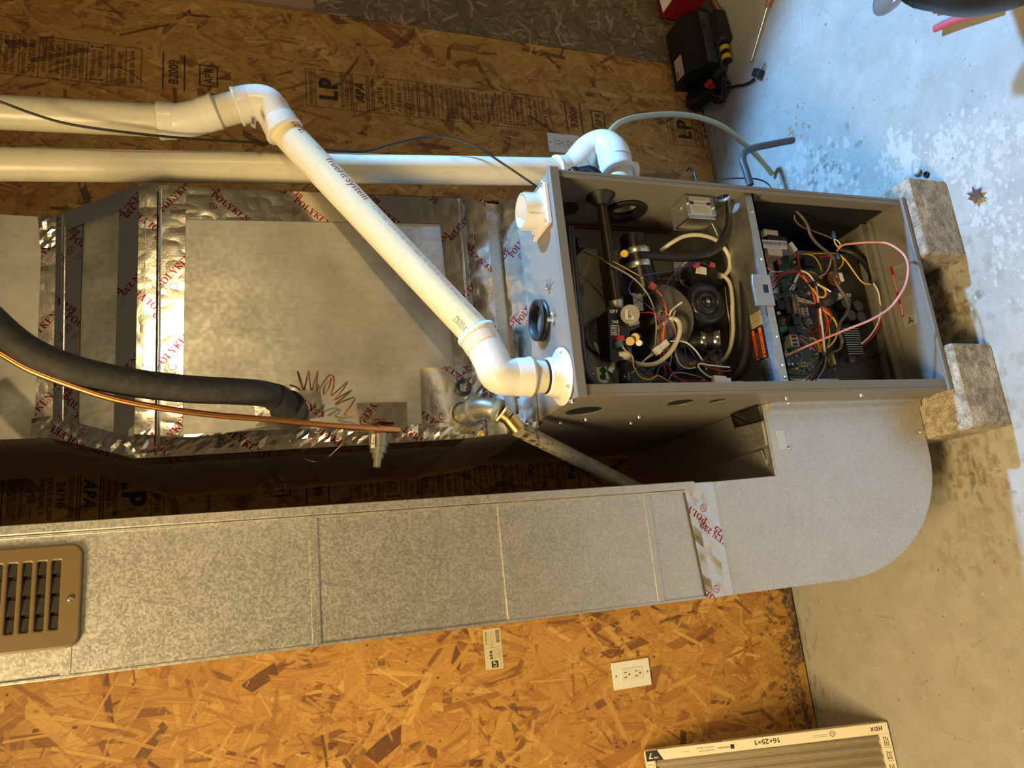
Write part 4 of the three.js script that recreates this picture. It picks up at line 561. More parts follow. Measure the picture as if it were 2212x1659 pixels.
for (const [c, r, p] of [
  ['red', 0.0020, [[0.3669,0.3425,0.67],[0.3497,0.3459,0.675],[0.3284,0.3503,0.68],[0.3115,0.3549,0.685],[0.295,0.3525,0.69],[0.2813,0.3348,0.69],[0.2632,0.3276,0.69]]],
  ['red', 0.0020, [[0.365,0.3382,0.67],[0.3396,0.3407,0.67],[0.3207,0.3417,0.67],[0.3142,0.348,0.67]]],
  ['red', 0.0016, [[0.3078,0.4579,0.675],[0.2967,0.448,0.678],[0.2982,0.4273,0.681],[0.3081,0.4,0.684],[0.3097,0.379,0.687],[0.305,0.3594,0.69],[0.2873,0.3404,0.69],[0.2651,0.3318,0.69]]],
  ['white', 0.0016, [[0.3229,0.4377,0.675],[0.313,0.4285,0.675],[0.312,0.4013,0.675],[0.3173,0.3723,0.675]]],
  ['red', 0.0018, [[0.2773,0.4605,0.68],[0.2916,0.4338,0.6817],[0.3041,0.405,0.6833],[0.3074,0.3826,0.685],[0.3064,0.361,0.6867],[0.292,0.3425,0.6883],[0.2691,0.3332,0.69],[0.2407,0.3332,0.69],[0.2004,0.3362,0.69]]],
  ['red', 0.0018, [[0.2676,0.4514,0.68],[0.2783,0.431,0.68],[0.2994,0.4081,0.68],[0.3087,0.3783,0.68],[0.3074,0.3577,0.68]]], ['purple', 0.0014, [[0.2737,0.4516,0.67],[0.2887,0.4256,0.67],[0.3039,0.4016,0.67]]],
  ['brown', 0.0018, [[0.3052,0.4106,0.685],[0.3125,0.3814,0.685],[0.3126,0.3535,0.685],[0.3083,0.3311,0.685],[0.2944,0.3157,0.685],[0.2762,0.306,0.685]]],
  ['orange', 0.0018, [[0.3007,0.3651,0.69],[0.285,0.3479,0.69],[0.2649,0.3389,0.69],[0.2405,0.3379,0.69],[0.2245,0.3349,0.69],[0.2067,0.3183,0.69],[0.1888,0.3135,0.69],[0.1568,0.3286,0.69],[0.1331,0.3438,0.69],[0.1078,0.3536,0.69]]],
  ['yellow', 0.0020, [[0.2969,0.3567,0.69],[0.2798,0.3489,0.6925],[0.2648,0.3408,0.695],[0.2438,0.3294,0.6975],[0.2452,0.3172,0.7],[0.2595,0.3113,0.7],[0.2713,0.3247,0.7],[0.2772,0.3326,0.7]]],
  ['yellow', 0.0020, [[0.2246,0.3278,0.69],[0.2088,0.3241,0.7],[0.1874,0.3151,0.71],[0.1657,0.3102,0.71],[0.1402,0.3226,0.71],[0.1207,0.3459,0.71]]],
  ['yellow', 0.0018, [[0.2247,0.3212,0.685],[0.2047,0.3098,0.685],[0.1786,0.3094,0.685],[0.1507,0.3142,0.685],[0.125,0.3277,0.685]]],
  ['red', 0.0020, [[0.2205,0.3397,0.7],[0.2129,0.3251,0.705],[0.1932,0.3205,0.71],[0.1795,0.3188,0.6933],[0.1713,0.3391,0.6767],[0.165,0.3523,0.66]]],
  ['red', 0.0018, [[0.2266,0.3278,0.685],[0.1983,0.3325,0.685],[0.1644,0.3375,0.685],[0.1348,0.3437,0.685],[0.1113,0.3473,0.685]]], ['red', 0.0018, [[0.2693,0.3284,0.69],[0.2446,0.3369,0.69],[0.2245,0.3349,0.69],[0.1987,0.3204,0.69],[0.1727,0.3223,0.69],[0.1488,0.3364,0.69],[0.1175,0.35,0.69]]],
  ['white', 0.0026, [[0.3102,0.3581,0.69],[0.3037,0.3411,0.69],[0.2897,0.3304,0.69],[0.2693,0.3261,0.69],[0.2449,0.3275,0.69],[0.2125,0.3309,0.69],[0.1805,0.3342,0.69]]], ['white', 0.0026, [[0.2226,0.3369,0.7],[0.1986,0.3394,0.7],[0.1689,0.3422,0.7],[0.1395,0.3462,0.7],[0.1104,0.3501,0.7]]],
  ['white', 0.0018, [[0.3051,0.3623,0.685],[0.2902,0.3751,0.685],[0.2756,0.3854,0.685],[0.2631,0.3975,0.685]]], ['white', 0.0018, [[0.3051,0.3599,0.685],[0.2862,0.3737,0.685],[0.2717,0.3817,0.685],[0.2634,0.3883,0.685]]], ['white', 0.0020, [[0.2732,0.3301,0.7],[0.2675,0.3163,0.7],[0.2569,0.2966,0.7]]],
  ['blue', 0.0018, [[0.2925,0.3728,0.68],[0.2797,0.3874,0.68],[0.2713,0.3962,0.68],[0.263,0.4027,0.68]]], ['blue', 0.0018, [[0.3497,0.2494,0.68],[0.3297,0.269,0.68],[0.3122,0.2879,0.68],[0.3053,0.304,0.68],[0.3006,0.317,0.68]]], ['pink', 0.0016, [[0.3513,0.257,0.685],[0.3275,0.2691,0.685],[0.308,0.2861,0.685],[0.2989,0.3051,0.685]]], ['red', 0.0015, [[0.3574,0.2753,0.67],[0.3604,0.255,0.67],[0.3588,0.2431,0.67]]],
  ['black', 0.0018, [[0.2583,0.4537,0.695],[0.2701,0.4264,0.695],[0.2752,0.3935,0.695],[0.2763,0.3611,0.695],[0.2772,0.333,0.695],[0.2838,0.3197,0.695]]], ['black', 0.0018, [[0.2617,0.4446,0.69],[0.2804,0.4224,0.69],[0.2954,0.3985,0.69]]],
  ['yellow', 0.0014, [[0.3665,0.3154,0.66],[0.3686,0.2932,0.66],[0.3715,0.2559,0.66],[0.3733,0.2183,0.66],[0.3675,0.2023,0.66]]], ['yellow', 0.0018, [[0.3682,0.303,0.66],[0.3616,0.2828,0.66],[0.3428,0.2728,0.66],[0.3258,0.271,0.66],[0.3065,0.2771,0.66],[0.3166,0.289,0.66],[0.3244,0.3064,0.66]]],
  ['yellow', 0.0020, [[0.3552,0.2372,0.69],[0.346,0.2298,0.69],[0.3309,0.235,0.69],[0.3187,0.2492,0.69]]], ['yellow', 0.0018, [[0.3502,0.2462,0.7],[0.335,0.232,0.7],[0.3124,0.2185,0.7],[0.2898,0.205,0.7],[0.2798,0.193,0.7],[0.2793,0.1759,0.7]]],
  ['white', 0.0018, [[0.2817,0.1665,0.7],[0.2642,0.1529,0.695],[0.237,0.1495,0.69],[0.2139,0.15,0.685],[0.1864,0.1628,0.68],[0.1592,0.1879,0.675],[0.1423,0.2123,0.67]]], ['red', 0.0018, [[0.283,0.1601,0.695],[0.2619,0.147,0.6908],[0.2322,0.1414,0.6867],[0.2023,0.1508,0.6825],[0.1788,0.1609,0.6783],[0.1554,0.1832,0.6742],[0.1403,0.2104,0.67]]],
  ['black', 0.0018, [[0.2308,0.3221,0.685],[0.2253,0.3398,0.685],[0.2259,0.3582,0.685],[0.2234,0.3794,0.685]]], ['white', 0.0014, [[0.2486,0.374,0.68],[0.243,0.3568,0.68],[0.2384,0.3393,0.68],[0.2325,0.3291,0.68]]], ['white', 0.0014, [[0.2446,0.3749,0.68],[0.2379,0.3581,0.68],[0.2344,0.338,0.68],[0.2306,0.3272,0.68]]], ['white', 0.0014, [[0.2406,0.3736,0.68],[0.2339,0.3567,0.68],[0.2314,0.3364,0.68]]], ['red', 0.0014, [[0.2363,0.377,0.683],[0.2327,0.3572,0.683],[0.2301,0.3392,0.683],[0.2284,0.328,0.683]]],
  ['purple', 0.0020, [[0.2492,0.3132,0.68],[0.2456,0.2952,0.68],[0.2562,0.2829,0.68],[0.2644,0.2856,0.68]]], ['blue', 0.0018, [[0.2239,0.3416,0.67],[0.2241,0.3321,0.67],[0.2305,0.3212,0.67]]], ['orange', 0.0016, [[0.2448,0.3294,0.695],[0.2432,0.3158,0.695],[0.2537,0.3037,0.695],[0.2617,0.3088,0.695]]],
  ['brown', 0.0016, [[0.2205,0.3312,0.69],[0.1923,0.3429,0.69],[0.1742,0.3611,0.69],[0.1582,0.3855,0.69]]], ['gray', 0.0018, [[0.156,0.3955,0.685],[0.1483,0.3747,0.685],[0.1347,0.3598,0.685],[0.1152,0.3509,0.685]]], ['pink', 0.0016, [[0.1501,0.3969,0.685],[0.1385,0.3816,0.685],[0.1288,0.3704,0.685],[0.1211,0.3609,0.685]]], ['yellow', 0.0016, [[0.1505,0.3738,0.69],[0.1448,0.3615,0.69],[0.1292,0.354,0.69],[0.1136,0.3533,0.69]]], ['orange', 0.0018, [[0.1506,0.3669,0.69],[0.1409,0.3533,0.69],[0.1253,0.3481,0.69],[0.1097,0.3508,0.69]]], ['blue', 0.0016, [[0.1577,0.3956,0.68],[0.1578,0.3819,0.68],[0.156,0.3687,0.68]]], ['red', 0.0016, [[0.1538,0.3943,0.68],[0.148,0.3798,0.68],[0.1324,0.363,0.68],[0.1168,0.3485,0.68]]],
  ['yellow', 0.0020, [[0.1081,0.3507,0.68],[0.0993,0.3643,0.68],[0.0898,0.3893,0.68]]], ['brown', 0.0030, [[0.1097,0.3497,0.69],[0.0943,0.3558,0.69],[0.0771,0.3759,0.69],[0.0659,0.3989,0.69],[0.0643,0.4237,0.69],[0.0683,0.4513,0.69]]], ['black', 0.0028, [[0.1094,0.3386,0.685],[0.0919,0.3453,0.685],[0.0728,0.3615,0.685],[0.0577,0.381,0.685],[0.0465,0.395,0.685]]], ['gray', 0.0022, [[0.1078,0.3399,0.69],[0.0866,0.3475,0.69],[0.0675,0.3625,0.69],[0.0525,0.3798,0.69],[0.0432,0.3933,0.69]]], ['blue', 0.0020, [[0.1094,0.342,0.685],[0.0842,0.3518,0.685],[0.0671,0.3674,0.685],[0.0521,0.3869,0.685]]], ['yellow', 0.0014, [[0.111,0.3431,0.68],[0.0857,0.3517,0.68],[0.0685,0.3674,0.68],[0.0554,0.3887,0.68]]], ['red', 0.0014, [[0.109,0.3447,0.68],[0.0877,0.3558,0.68],[0.0724,0.3755,0.68],[0.0536,0.3981,0.68]]],
  ['white', 0.0011, [[0.0713,0.4581,0.68],[0.0617,0.4449,0.68],[0.0548,0.4178,0.68],[0.0593,0.3967,0.68],[0.0687,0.3809,0.68]]], ['red', 0.0011, [[0.0708,0.4565,0.675],[0.0593,0.4415,0.675],[0.0562,0.4157,0.675]]], ['yellow', 0.0010, [[0.0873,0.4142,0.66],[0.0823,0.3951,0.66],[0.0689,0.3983,0.66],[0.0659,0.3922,0.66]]],
]) part('wire', tube(p, r, p.length * 7, 6), W[c], furnace, c + ' wire');
part('cable', tube([[0.092,0.4951,0.72],[0.0971,0.4761,0.73],[0.1124,0.4333,0.74],[0.127,0.3901,0.75],[0.145,0.3321,0.765],[0.1602,0.2832,0.78],[0.1821,0.2411,0.795],[0.2055,0.2216,0.81],[0.2343,0.198,0.8125],[0.269,0.1843,0.815],[0.3006,0.1766,0.8075],[0.3199,0.1823,0.8],[0.3408,0.1924,0.785],[0.3501,0.2111,0.77],[0.3599,0.2401,0.74],[0.3688,0.2442,0.71],[0.3646,0.2421,0.69]], 0.0026, 110, 8), W.pink, furnace, 'pink wire in a wide loop');
part('cable', tube([[0.4441,0.3645,0.72],[0.4283,0.3497,0.72],[0.4079,0.3406,0.72],[0.3899,0.3338,0.715],[0.3723,0.3175,0.71],[0.3532,0.2871,0.705],[0.3397,0.2671,0.7],[0.3142,0.2732,0.705],[0.2826,0.2882,0.71],[0.2645,0.2811,0.71],[0.2405,0.2684,0.71],[0.2163,0.2653,0.71]], 0.0036, 60, 8), mat({ color: lin(0.085, 0.062, 0.045), roughness: 0.35 }), furnace, 'brown jacketed cable');
part('cable', tube([[0.2163,0.2653,0.71],[0.1946,0.2835,0.7133],[0.1772,0.3051,0.7167],[0.1562,0.3181,0.72],[0.1336,0.3081,0.7125],[0.1185,0.3123,0.705],[0.1112,0.3306,0.6975],[0.102,0.3379,0.69]], 0.0036, 50, 8), mat({ color: lin(0.085, 0.062, 0.045), roughness: 0.3 }), furnace, 'brown jacketed cable');
part('cable', tube([[0.4331,0.3717,0.72],[0.4228,0.3686,0.716],[0.4112,0.3519,0.712],[0.4027,0.3177,0.708],[0.3961,0.2826,0.704],[0.3909,0.2587,0.7]], 0.0020, 40, 8), mat({ color: lin(0.11, 0.07, 0.05), roughness: 0.4 }), furnace, 'thin brown cable');
part('wire', tube([[0.3891,0.2531,0.7],[0.3785,0.2522,0.7],[0.3703,0.2471,0.7],[0.376,0.2383,0.7],[0.3854,0.2431,0.7],[0.3902,0.2529,0.7]], 0.0013, 40, 6), W.white, furnace, 'stripped white wire');
for (const [a, b] of [[[0.3923,0.2528,0.7], [0.4133,0.2498,0.7]], [[0.3382,0.2554,0.7], [0.353,0.2535,0.7]]]) part('wire_nut', lathe([[0, 0], [0.0052, 0], [0.0056, 0.004], [0.0042, 0.014], [0.0030, 0.0175], [0, 0.018]], a, b, 8), mat({ color: lin(0.03, 0.08, 0.34), roughness: 0.4 }), furnace, 'blue wire nut');
part('sleeve', tube([[0.4008,0.1693,0.63],[0.3866,0.1491,0.6433],[0.3589,0.1355,0.6567],[0.3225,0.1326,0.67],[0.294,0.1464,0.68]], 0.0085, 40, 10), mat({ color: lin(0.014, 0.014, 0.015), roughness: 0.4 }), furnace, 'black cable sleeve');
for (const [a, b] of [[[0.2685,0.351,0.7], [0.2772,0.3326,0.7]], [[0.2203,0.3467,0.7], [0.2226,0.3357,0.7]], [[0.1047,0.3686,0.7], [0.1066,0.3488,0.7]]]) part('cable_tie', cyl(V(a).lerp(V(b), 0.3).toArray(), V(a).lerp(V(b), 0.62).toArray(), 0.0072, 0.0072, 14), plasticBlack, furnace, 'black cable tie');
// black drain trap clipped to the right panel
part('drain_trap', [box(FX, 0.486, 0.36, 0.535, 0.640, 0.702, 0.003), box(FX, 0.488, 0.35, 0.542, 0.697, 0.703, 0.001)], plasticBlack, furnace, 'black plastic drain trap on the right side');

// ---------------------------------------------------------------- supply plenum over the furnace
{
  const plenum = thing('supply_plenum', 'sheet metal supply plenum with foil taped seams, on top of the furnace', 'duct');
  const T0 = [0.4259,1.8781,0.53], T1 = [0.0131,1.8626,0.53], C0 = [0.4656,1.7209,0.598], C1 = [-0.0417,1.7181,0.598], D0 = [0.4851,1.1289,0.598], D1 = [-0.0299,1.1577,0.598], E0 = [0.4931,0.9799,0.598], U0 = [0.4276,1.9641,0.53], U1 = [0.0112,1.9381,0.53];
  const zb = 0.07;
  part('supply_duct', loft([{ x0: T1[0], x1: T0[0], y0: T1[1], y1: T0[1], z0: 0.12, z1: 0.53 }, { x0: U1[0] - 0.004, x1: U0[0] + 0.004, y: 2.7, z0: 0.12, z1: 0.53 }]), galvDull, plenum);
  part('transition', loft([{ x0: C1[0], x1: C0[0], y0: C1[1], y1: C0[1], z0: zb, z1: 0.598 }, { x0: T1[0], x1: T0[0], y0: T1[1], y1: T0[1], z0: 0.12, z1: 0.53 }]), galvDull, plenum);
  part('coil_cabinet', loft([{ x0: D1[0], x1: D0[0], y0: D1[1], y1: D0[1], z0: zb, z1: 0.598 }, { x0: C1[0], x1: C0[0], y0: C1[1], y1: C0[1], z0: zb, z1: 0.598 }]), galvDull, plenum);
  part('base_collar', loft([{ x0: -0.012, x1: E0[0] - 0.012, y: 0.999, z0: zb, z1: 0.590 }, { x0: D1[0] + 0.002, x1: D0[0] - 0.002, y0: D1[1] - 0.005, y1: D0[1] - 0.005, z0: zb, z1: 0.592 }]), galv, plenum);
  // raised seams under the tape
  for (const [a, b, r] of [[[0.4265,1.8584,0.5385], [0.0084,1.8441,0.5379], 0.007], [[0.4649,1.7179,0.598], [-0.0403,1.7139,0.598], 0.0055], [[0.461,1.6953,0.598], [-0.0382,1.6901,0.598], 0.005], [[0.4828,1.1018,0.598], [-0.0248,1.0995,0.598], 0.007], [[0.4833,1.124,0.598], [-0.0274,1.1297,0.598], 0.004]]) part('seam', tube([a, V(a).lerp(V(b), 0.5).toArray(), b].map((p) => [p[0], p[1], p[2] - 0.001]), r, 20, 8), foilTape, plenum, 'folded seam under tape');
  let k = 0;
  const tape = (pl, amp = 0.0012, off = 0.0012, cell = 0.02) => { k++; part('foil_tape', sheet(pl[3], pl[2], pl[1], pl[0], off, amp, cell, k * 0.113, k * 0.071, (k % 4) * 1.5708, amp >= 0.004), foilTape, plenum); };
  // corner order: upper right, lower right, lower left, upper left in the upright view
  for (const [pl, amp, off, cell] of [
    [[[0.4283,1.8975,0.53],[0.4283,1.8693,0.53],[0.012,1.8542,0.53],[0.0133,1.8886,0.53]], 0.0005, 0.0012, 0.04],
    [[[0.4278,1.8725,0.5325],[0.4344,1.826,0.5527],[-0.0029,1.8178,0.5491],[0.0103,1.8594,0.5313]], 0.0016, 0.0036, 0.022],
    [[[0.4492,1.7612,0.581],[0.4632,1.7257,0.5966],[-0.0413,1.725,0.5887],[-0.0246,1.7583,0.5745]], 0.0006, 0.0050, 0.05],
    [[[0.4659,1.7286,0.598],[0.4683,1.6994,0.598],[-0.0412,1.6943,0.598],[-0.0429,1.725,0.598]], 0.0014, 0.0040, 0.03],
    [[[0.4682,1.7009,0.598],[0.4685,1.6506,0.598],[0.0034,1.652,0.598],[-0.0395,1.6971,0.598]], 0.0006, 0.0016, 0.05],
    [[[0.4685,1.6506,0.598],[0.4832,1.154,0.598],[0.4234,1.1567,0.598],[0.4018,1.65,0.598]], 0.0006, 0.0016, 0.06],
    [[[0.482,1.17,0.598],[0.4844,1.1098,0.598],[-0.0266,1.1015,0.598],[-0.0281,1.1594,0.598]], 0.0010, 0.0018, 0.04],
    [[[0.4841,1.1139,0.598],[0.4865,1.0667,0.598],[-0.0241,1.069,0.598],[-0.0263,1.109,0.598]], 0.0036, 0.0050, 0.03],
    [[[0.4889,1.0353,0.598],[0.4924,0.9885,0.598],[-0.0134,0.9997,0.598],[-0.0177,1.0394,0.598]], 0.0030, 0.0006, 0.018],
    [[[-0.0046,1.6978,0.598],[0.0024,1.1438,0.598],[-0.0287,1.1428,0.598],[-0.0417,1.7181,0.598]], 0.0042, 0.0014, 0.030],
    [[[0.0024,1.1438,0.598],[0.0191,1.0098,0.598],[-0.0115,0.9995,0.598],[-0.0287,1.1428,0.598]], 0.0045, 0.0020, 0.028],
    [[[0.1115,1.2309,0.598],[0.1167,1.1452,0.598],[-0.0011,1.1497,0.598],[-0.0038,1.2353,0.598]], 0.0004, 0.0016, 0.06],
    [[[0.1167,1.1452,0.598],[0.1202,1.0952,0.598],[-0.0159,1.091,0.598],[-0.0229,1.1516,0.598]], 0.0050, 0.0022, 0.026],
    [[[0.067,1.5359,0.598],[0.0825,1.4214,0.598],[0.0211,1.4152,0.598],[0.0077,1.5335,0.598]], 0.0016, 0.0016, 0.03],
    [[[0.0441,1.3559,0.598],[0.0438,1.2623,0.598],[-0.01,1.264,0.598],[-0.0122,1.3501,0.598]], 0.0012, 0.0034, 0.03],
    [[[0.045,1.8595,0.5318],[-0.0049,1.7258,0.5889],[-0.0408,1.722,0.59],[0.0123,1.8625,0.53]], 0.0050, 0.0050, 0.026],
    [[[0.4281,1.8684,0.5343],[0.4658,1.7306,0.5945],[0.4302,1.7298,0.5943],[0.3938,1.8504,0.5415]], 0.0020, 0.0052, 0.03],
    [[[0.4279,1.9048,0.53],[0.428,1.8752,0.53],[0.3658,1.8738,0.53],[0.3619,1.897,0.53]], 0.0045, 0.0026, 0.022],
    [[[0.0464,1.8931,0.53],[0.0497,1.8643,0.53],[0.0123,1.8625,0.53],[0.0119,1.8939,0.53]], 0.0050, 0.0026, 0.022],
    [[[-0.0131,1.7452,0.598],[0.009,1.6981,0.598],[-0.0413,1.6929,0.598],[-0.0415,1.7209,0.598]], 0.0070, 0.0040, 0.022],
  ]) tape(pl, amp, off, cell);
  // tape folded round the left edge and the right edge
  const fold = (a, b, sx, w, amp) => { k++; const dz = -w; const A = a, B = b, A2 = [a[0] + sx * 0.002, a[1], a[2] + dz], B2 = [b[0] + sx * 0.002, b[1], b[2] + dz]; part('foil_tape', sx < 0 ? sheet(B2, B, A, A2, 0.0012, amp, 0.026, k * 0.1, 0.2, 0, true) : sheet(B, B2, A2, A, 0.0012, amp, 0.026, k * 0.1, 0.2, 0, true), foilTape, plenum); };
  fold(C1, D1, -1, 0.05, 0.004); fold(C0, D0, 1, 0.04, 0.003); fold(D0, [E0[0] - 0.012, 1.0, 0.598], 1, 0.04, 0.004); fold(T0, C0, 1, 0.05, 0.005); fold(T1, C1, -1, 0.05, 0.005);
  // ports for the drain lines
  const q = [0.0713,1.1509,0.598]; part('drain_port', [ring([q[0], q[1], 0.596], [q[0], q[1], 1], 0.016, 0.011, 0.014), cyl([q[0], q[1], 0.597], [q[0], q[1], 0.6], 0.0115, 0.0115, 20)], rubber, plenum, 'open black drain port');
  const q2 = [0.0211,1.1552,0.598]; part('drain_port', [cyl([q2[0], q2[1], 0.597], [q2[0], q2[1], 0.606], 0.021, 0.020, 24)], rubber, plenum, 'black drain port');
}
// ---------------------------------------------------------------- return duct on the left
{
  const duct = thing('return_duct', 'galvanized return air duct dropping down and curving into the left side of the furnace', 'duct');
  const zf = 0.70, zb = 0.09, xl = -0.367, xr = -0.153;
  const out = [[0.0, 0.536], [0.0, 0.119], [-0.07, 0.1195]];
  for (let i = 0; i <= 18; i++) { const a = -Math.PI / 2 - i / 18 * Math.PI / 2; out.push([-0.115 + 0.252 * Math.cos(a), 0.42 + 0.30 * Math.sin(a)]); }
  out.push([-0.369, 0.70], [-0.154, 0.70], [-0.150, 0.536]);
  part('elbow', prism(out.reverse(), zb, zf, [], 0.0015), galv, duct, 'curved galvanized boot');
  part('collar_flange', [box(-0.018, -0.001, 0.122, 0.528, zf - 0.001, zf + 0.010, 0.0008), box(-0.003, 0.0, 0.122, 0.53, zf, zf + 0.018)], galv, duct);
  for (const q of [[-0.0026,0.4803,0.71], [0.0016,0.3013,0.71], [0.0027,0.1458,0.71], [-0.0954,0.4929,0.7], [-0.0739,0.1331,0.7], [-0.0019,0.4888,0.7]]) screw([q[0], q[1], Math.max(q[2], zf)], [0, 0, 1], 0.0034, duct);
  // folded tabs in the throat of the elbow
  part('throat_plate', [box(-0.15, -0.002, 0.536, 0.539, 0.12, 0.698), box(-0.085, -0.002, 0.539, 0.5415, 0.12, 0.690)], galv, duct);
  part('throat_fold', [turned([-0.118, 0.5405, 0.42], 0.05, 0.002, 0.52, 0, 0, 0.25)], galv, duct);
  part('tab', box(-0.098, -0.058, 0.500, 0.520, zf + 0.0005, zf + 0.002), mat({ color: lin(0.62, 0.66, 0.72), metalness: 0.6, roughness: 0.4 }), duct, 'small pale folded tab');
  part('foil_tape', sheet([-0.036, 0.5425, 0.700], [-0.003, 0.556, 0.700], [-0.003, 0.562, 0.62], [-0.030, 0.5425, 0.60], 0.001, 0.004, 0.016, 0.3, 0.1), foilTape, duct);
  // riser: overlapping lengths
  const joints = [0.70, 0.845, 1.133, 1.453, 1.795, 2.70];
  for (let i = 0; i + 1 < joints.length; i++) part('riser_length', box(xl + (i % 2) * 0.001, xr - (i % 2) * 0.001, joints[i] - 0.012, joints[i + 1], zb, zf + (i % 2 ? 0.0015 : -0.0008), 0.0012), galv, duct);
  for (const y of joints.slice(1, 5)) part('slip_joint', [box(xl + 0.003, xr - 0.018, y - 0.012, y + 0.001, zf - 0.001, zf + 0.0026, 0.0006)], galv, duct, 'raised slip joint');
  part('lock_seam', [box(xr - 0.013, xr + 0.002, 0.735, 2.70, zf - 0.002, zf + 0.009, 0.002), box(xr - 0.018, xr - 0.014, 0.735, 2.70, zf, zf + 0.0045, 0.001)], galv, duct, 'folded lock seam');
  part('lock_seam', box(xl - 0.0015, xl + 0.003, 0.735, 2.70, zf - 0.004, zf + 0.003, 0.001), galv, duct);
  part('foil_tape', sheet([-0.3676,0.6869,0.7], [-0.1552,0.6906,0.7], [-0.155,0.7572,0.7], [-0.37,0.7443,0.7], 0.0030, 0.0045, 0.045, 0.15, 0.05, 0, true), foilTape, duct, 'creased foil tape over the elbow joint');
}
// a floor register screwed to the riser
{
  const x0 = -0.327, x1 = -0.184, y0 = 1.773, y1 = 2.05, z = 0.7015, brown = mat({ color: lin(0.155, 0.105, 0.045), roughness: 0.4 });
  const reg = thing('vent_register', 'brown metal vent register on the return duct at the upper edge', 'vent');
  const rr = (a, b, c, d, r) => { const o = []; for (const [cx, cy, t] of [[b - r, d - r, 0], [a + r, d - r, 1], [a + r, c + r, 2], [b - r, c + r, 3]]) for (let i = 0; i <= 6; i++) { const q = (t + i / 6) * Math.PI / 2; o.push([cx + r * Math.cos(q), cy + r * Math.sin(q)]); } return o; };
  const slots = []; for (let i = 0; i < 13; i++) { const y = 1.800 + i * 0.0180; if (y < 2.03) slots.push(rr(-0.301, -0.206, y, y + 0.0112, 0.002).reverse()); }
  part('face_plate', prism(rr(x0, x1, y0, y1, 0.016), z, z + 0.009, slots, 0.0025), brown, reg);
  part('rim', [prism(rr(x0 - 0.001, x1 + 0.001, y0 - 0.001, y1, 0.017), z - 0.0005, z + 0.004, [rr(x0 + 0.006, x1 - 0.006, y0 + 0.006, y1 - 0.006, 0.012).reverse()], 0.001)], brown, reg);
  for (let i = 0; i < 4; i++) part('louver', turned([-0.2135 - i * 0.0267, (y0 + y1) / 2, z + 0.004], 0.022, 0.25, 0.001, 0, 0.16, 0), mat({ color: lin(0.022, 0.016, 0.008), roughness: 0.7 }), reg);  // louver colour darkened to paint in the shade behind the slots
  part('recess_shade', box(-0.305, -0.203, 1.79, 2.04, z - 0.0004, z + 0.0012), mat({ color: lin(0.008, 0.006, 0.004), roughness: 0.9 }), reg);  // near-black sheet on the solid duct face, its colour painting the recess shade
  screw([-0.2615, 1.786, z + 0.009], [0, 0, 1], 0.0036, reg); screw([-0.195, 1.918, z + 0.009], [0, 0, 1], 0.0036, reg);
}

// ---------------------------------------------------------------- white plastic vent pipes
function printedPipe(a, b, r, draw, roll) {        // print runs along the pipe from a to b
  const L = V(a).distanceTo(V(b)), g = new THREE.CylinderGeometry(r, r, L, 48, 1, true); g.rotateY(roll); g.translate(0, L / 2, 0); between(g, a, b);
  const c = canvas(512, 2048, draw); return [g, mat({ map: canvasTex(c), roughness: 0.32 })];
}
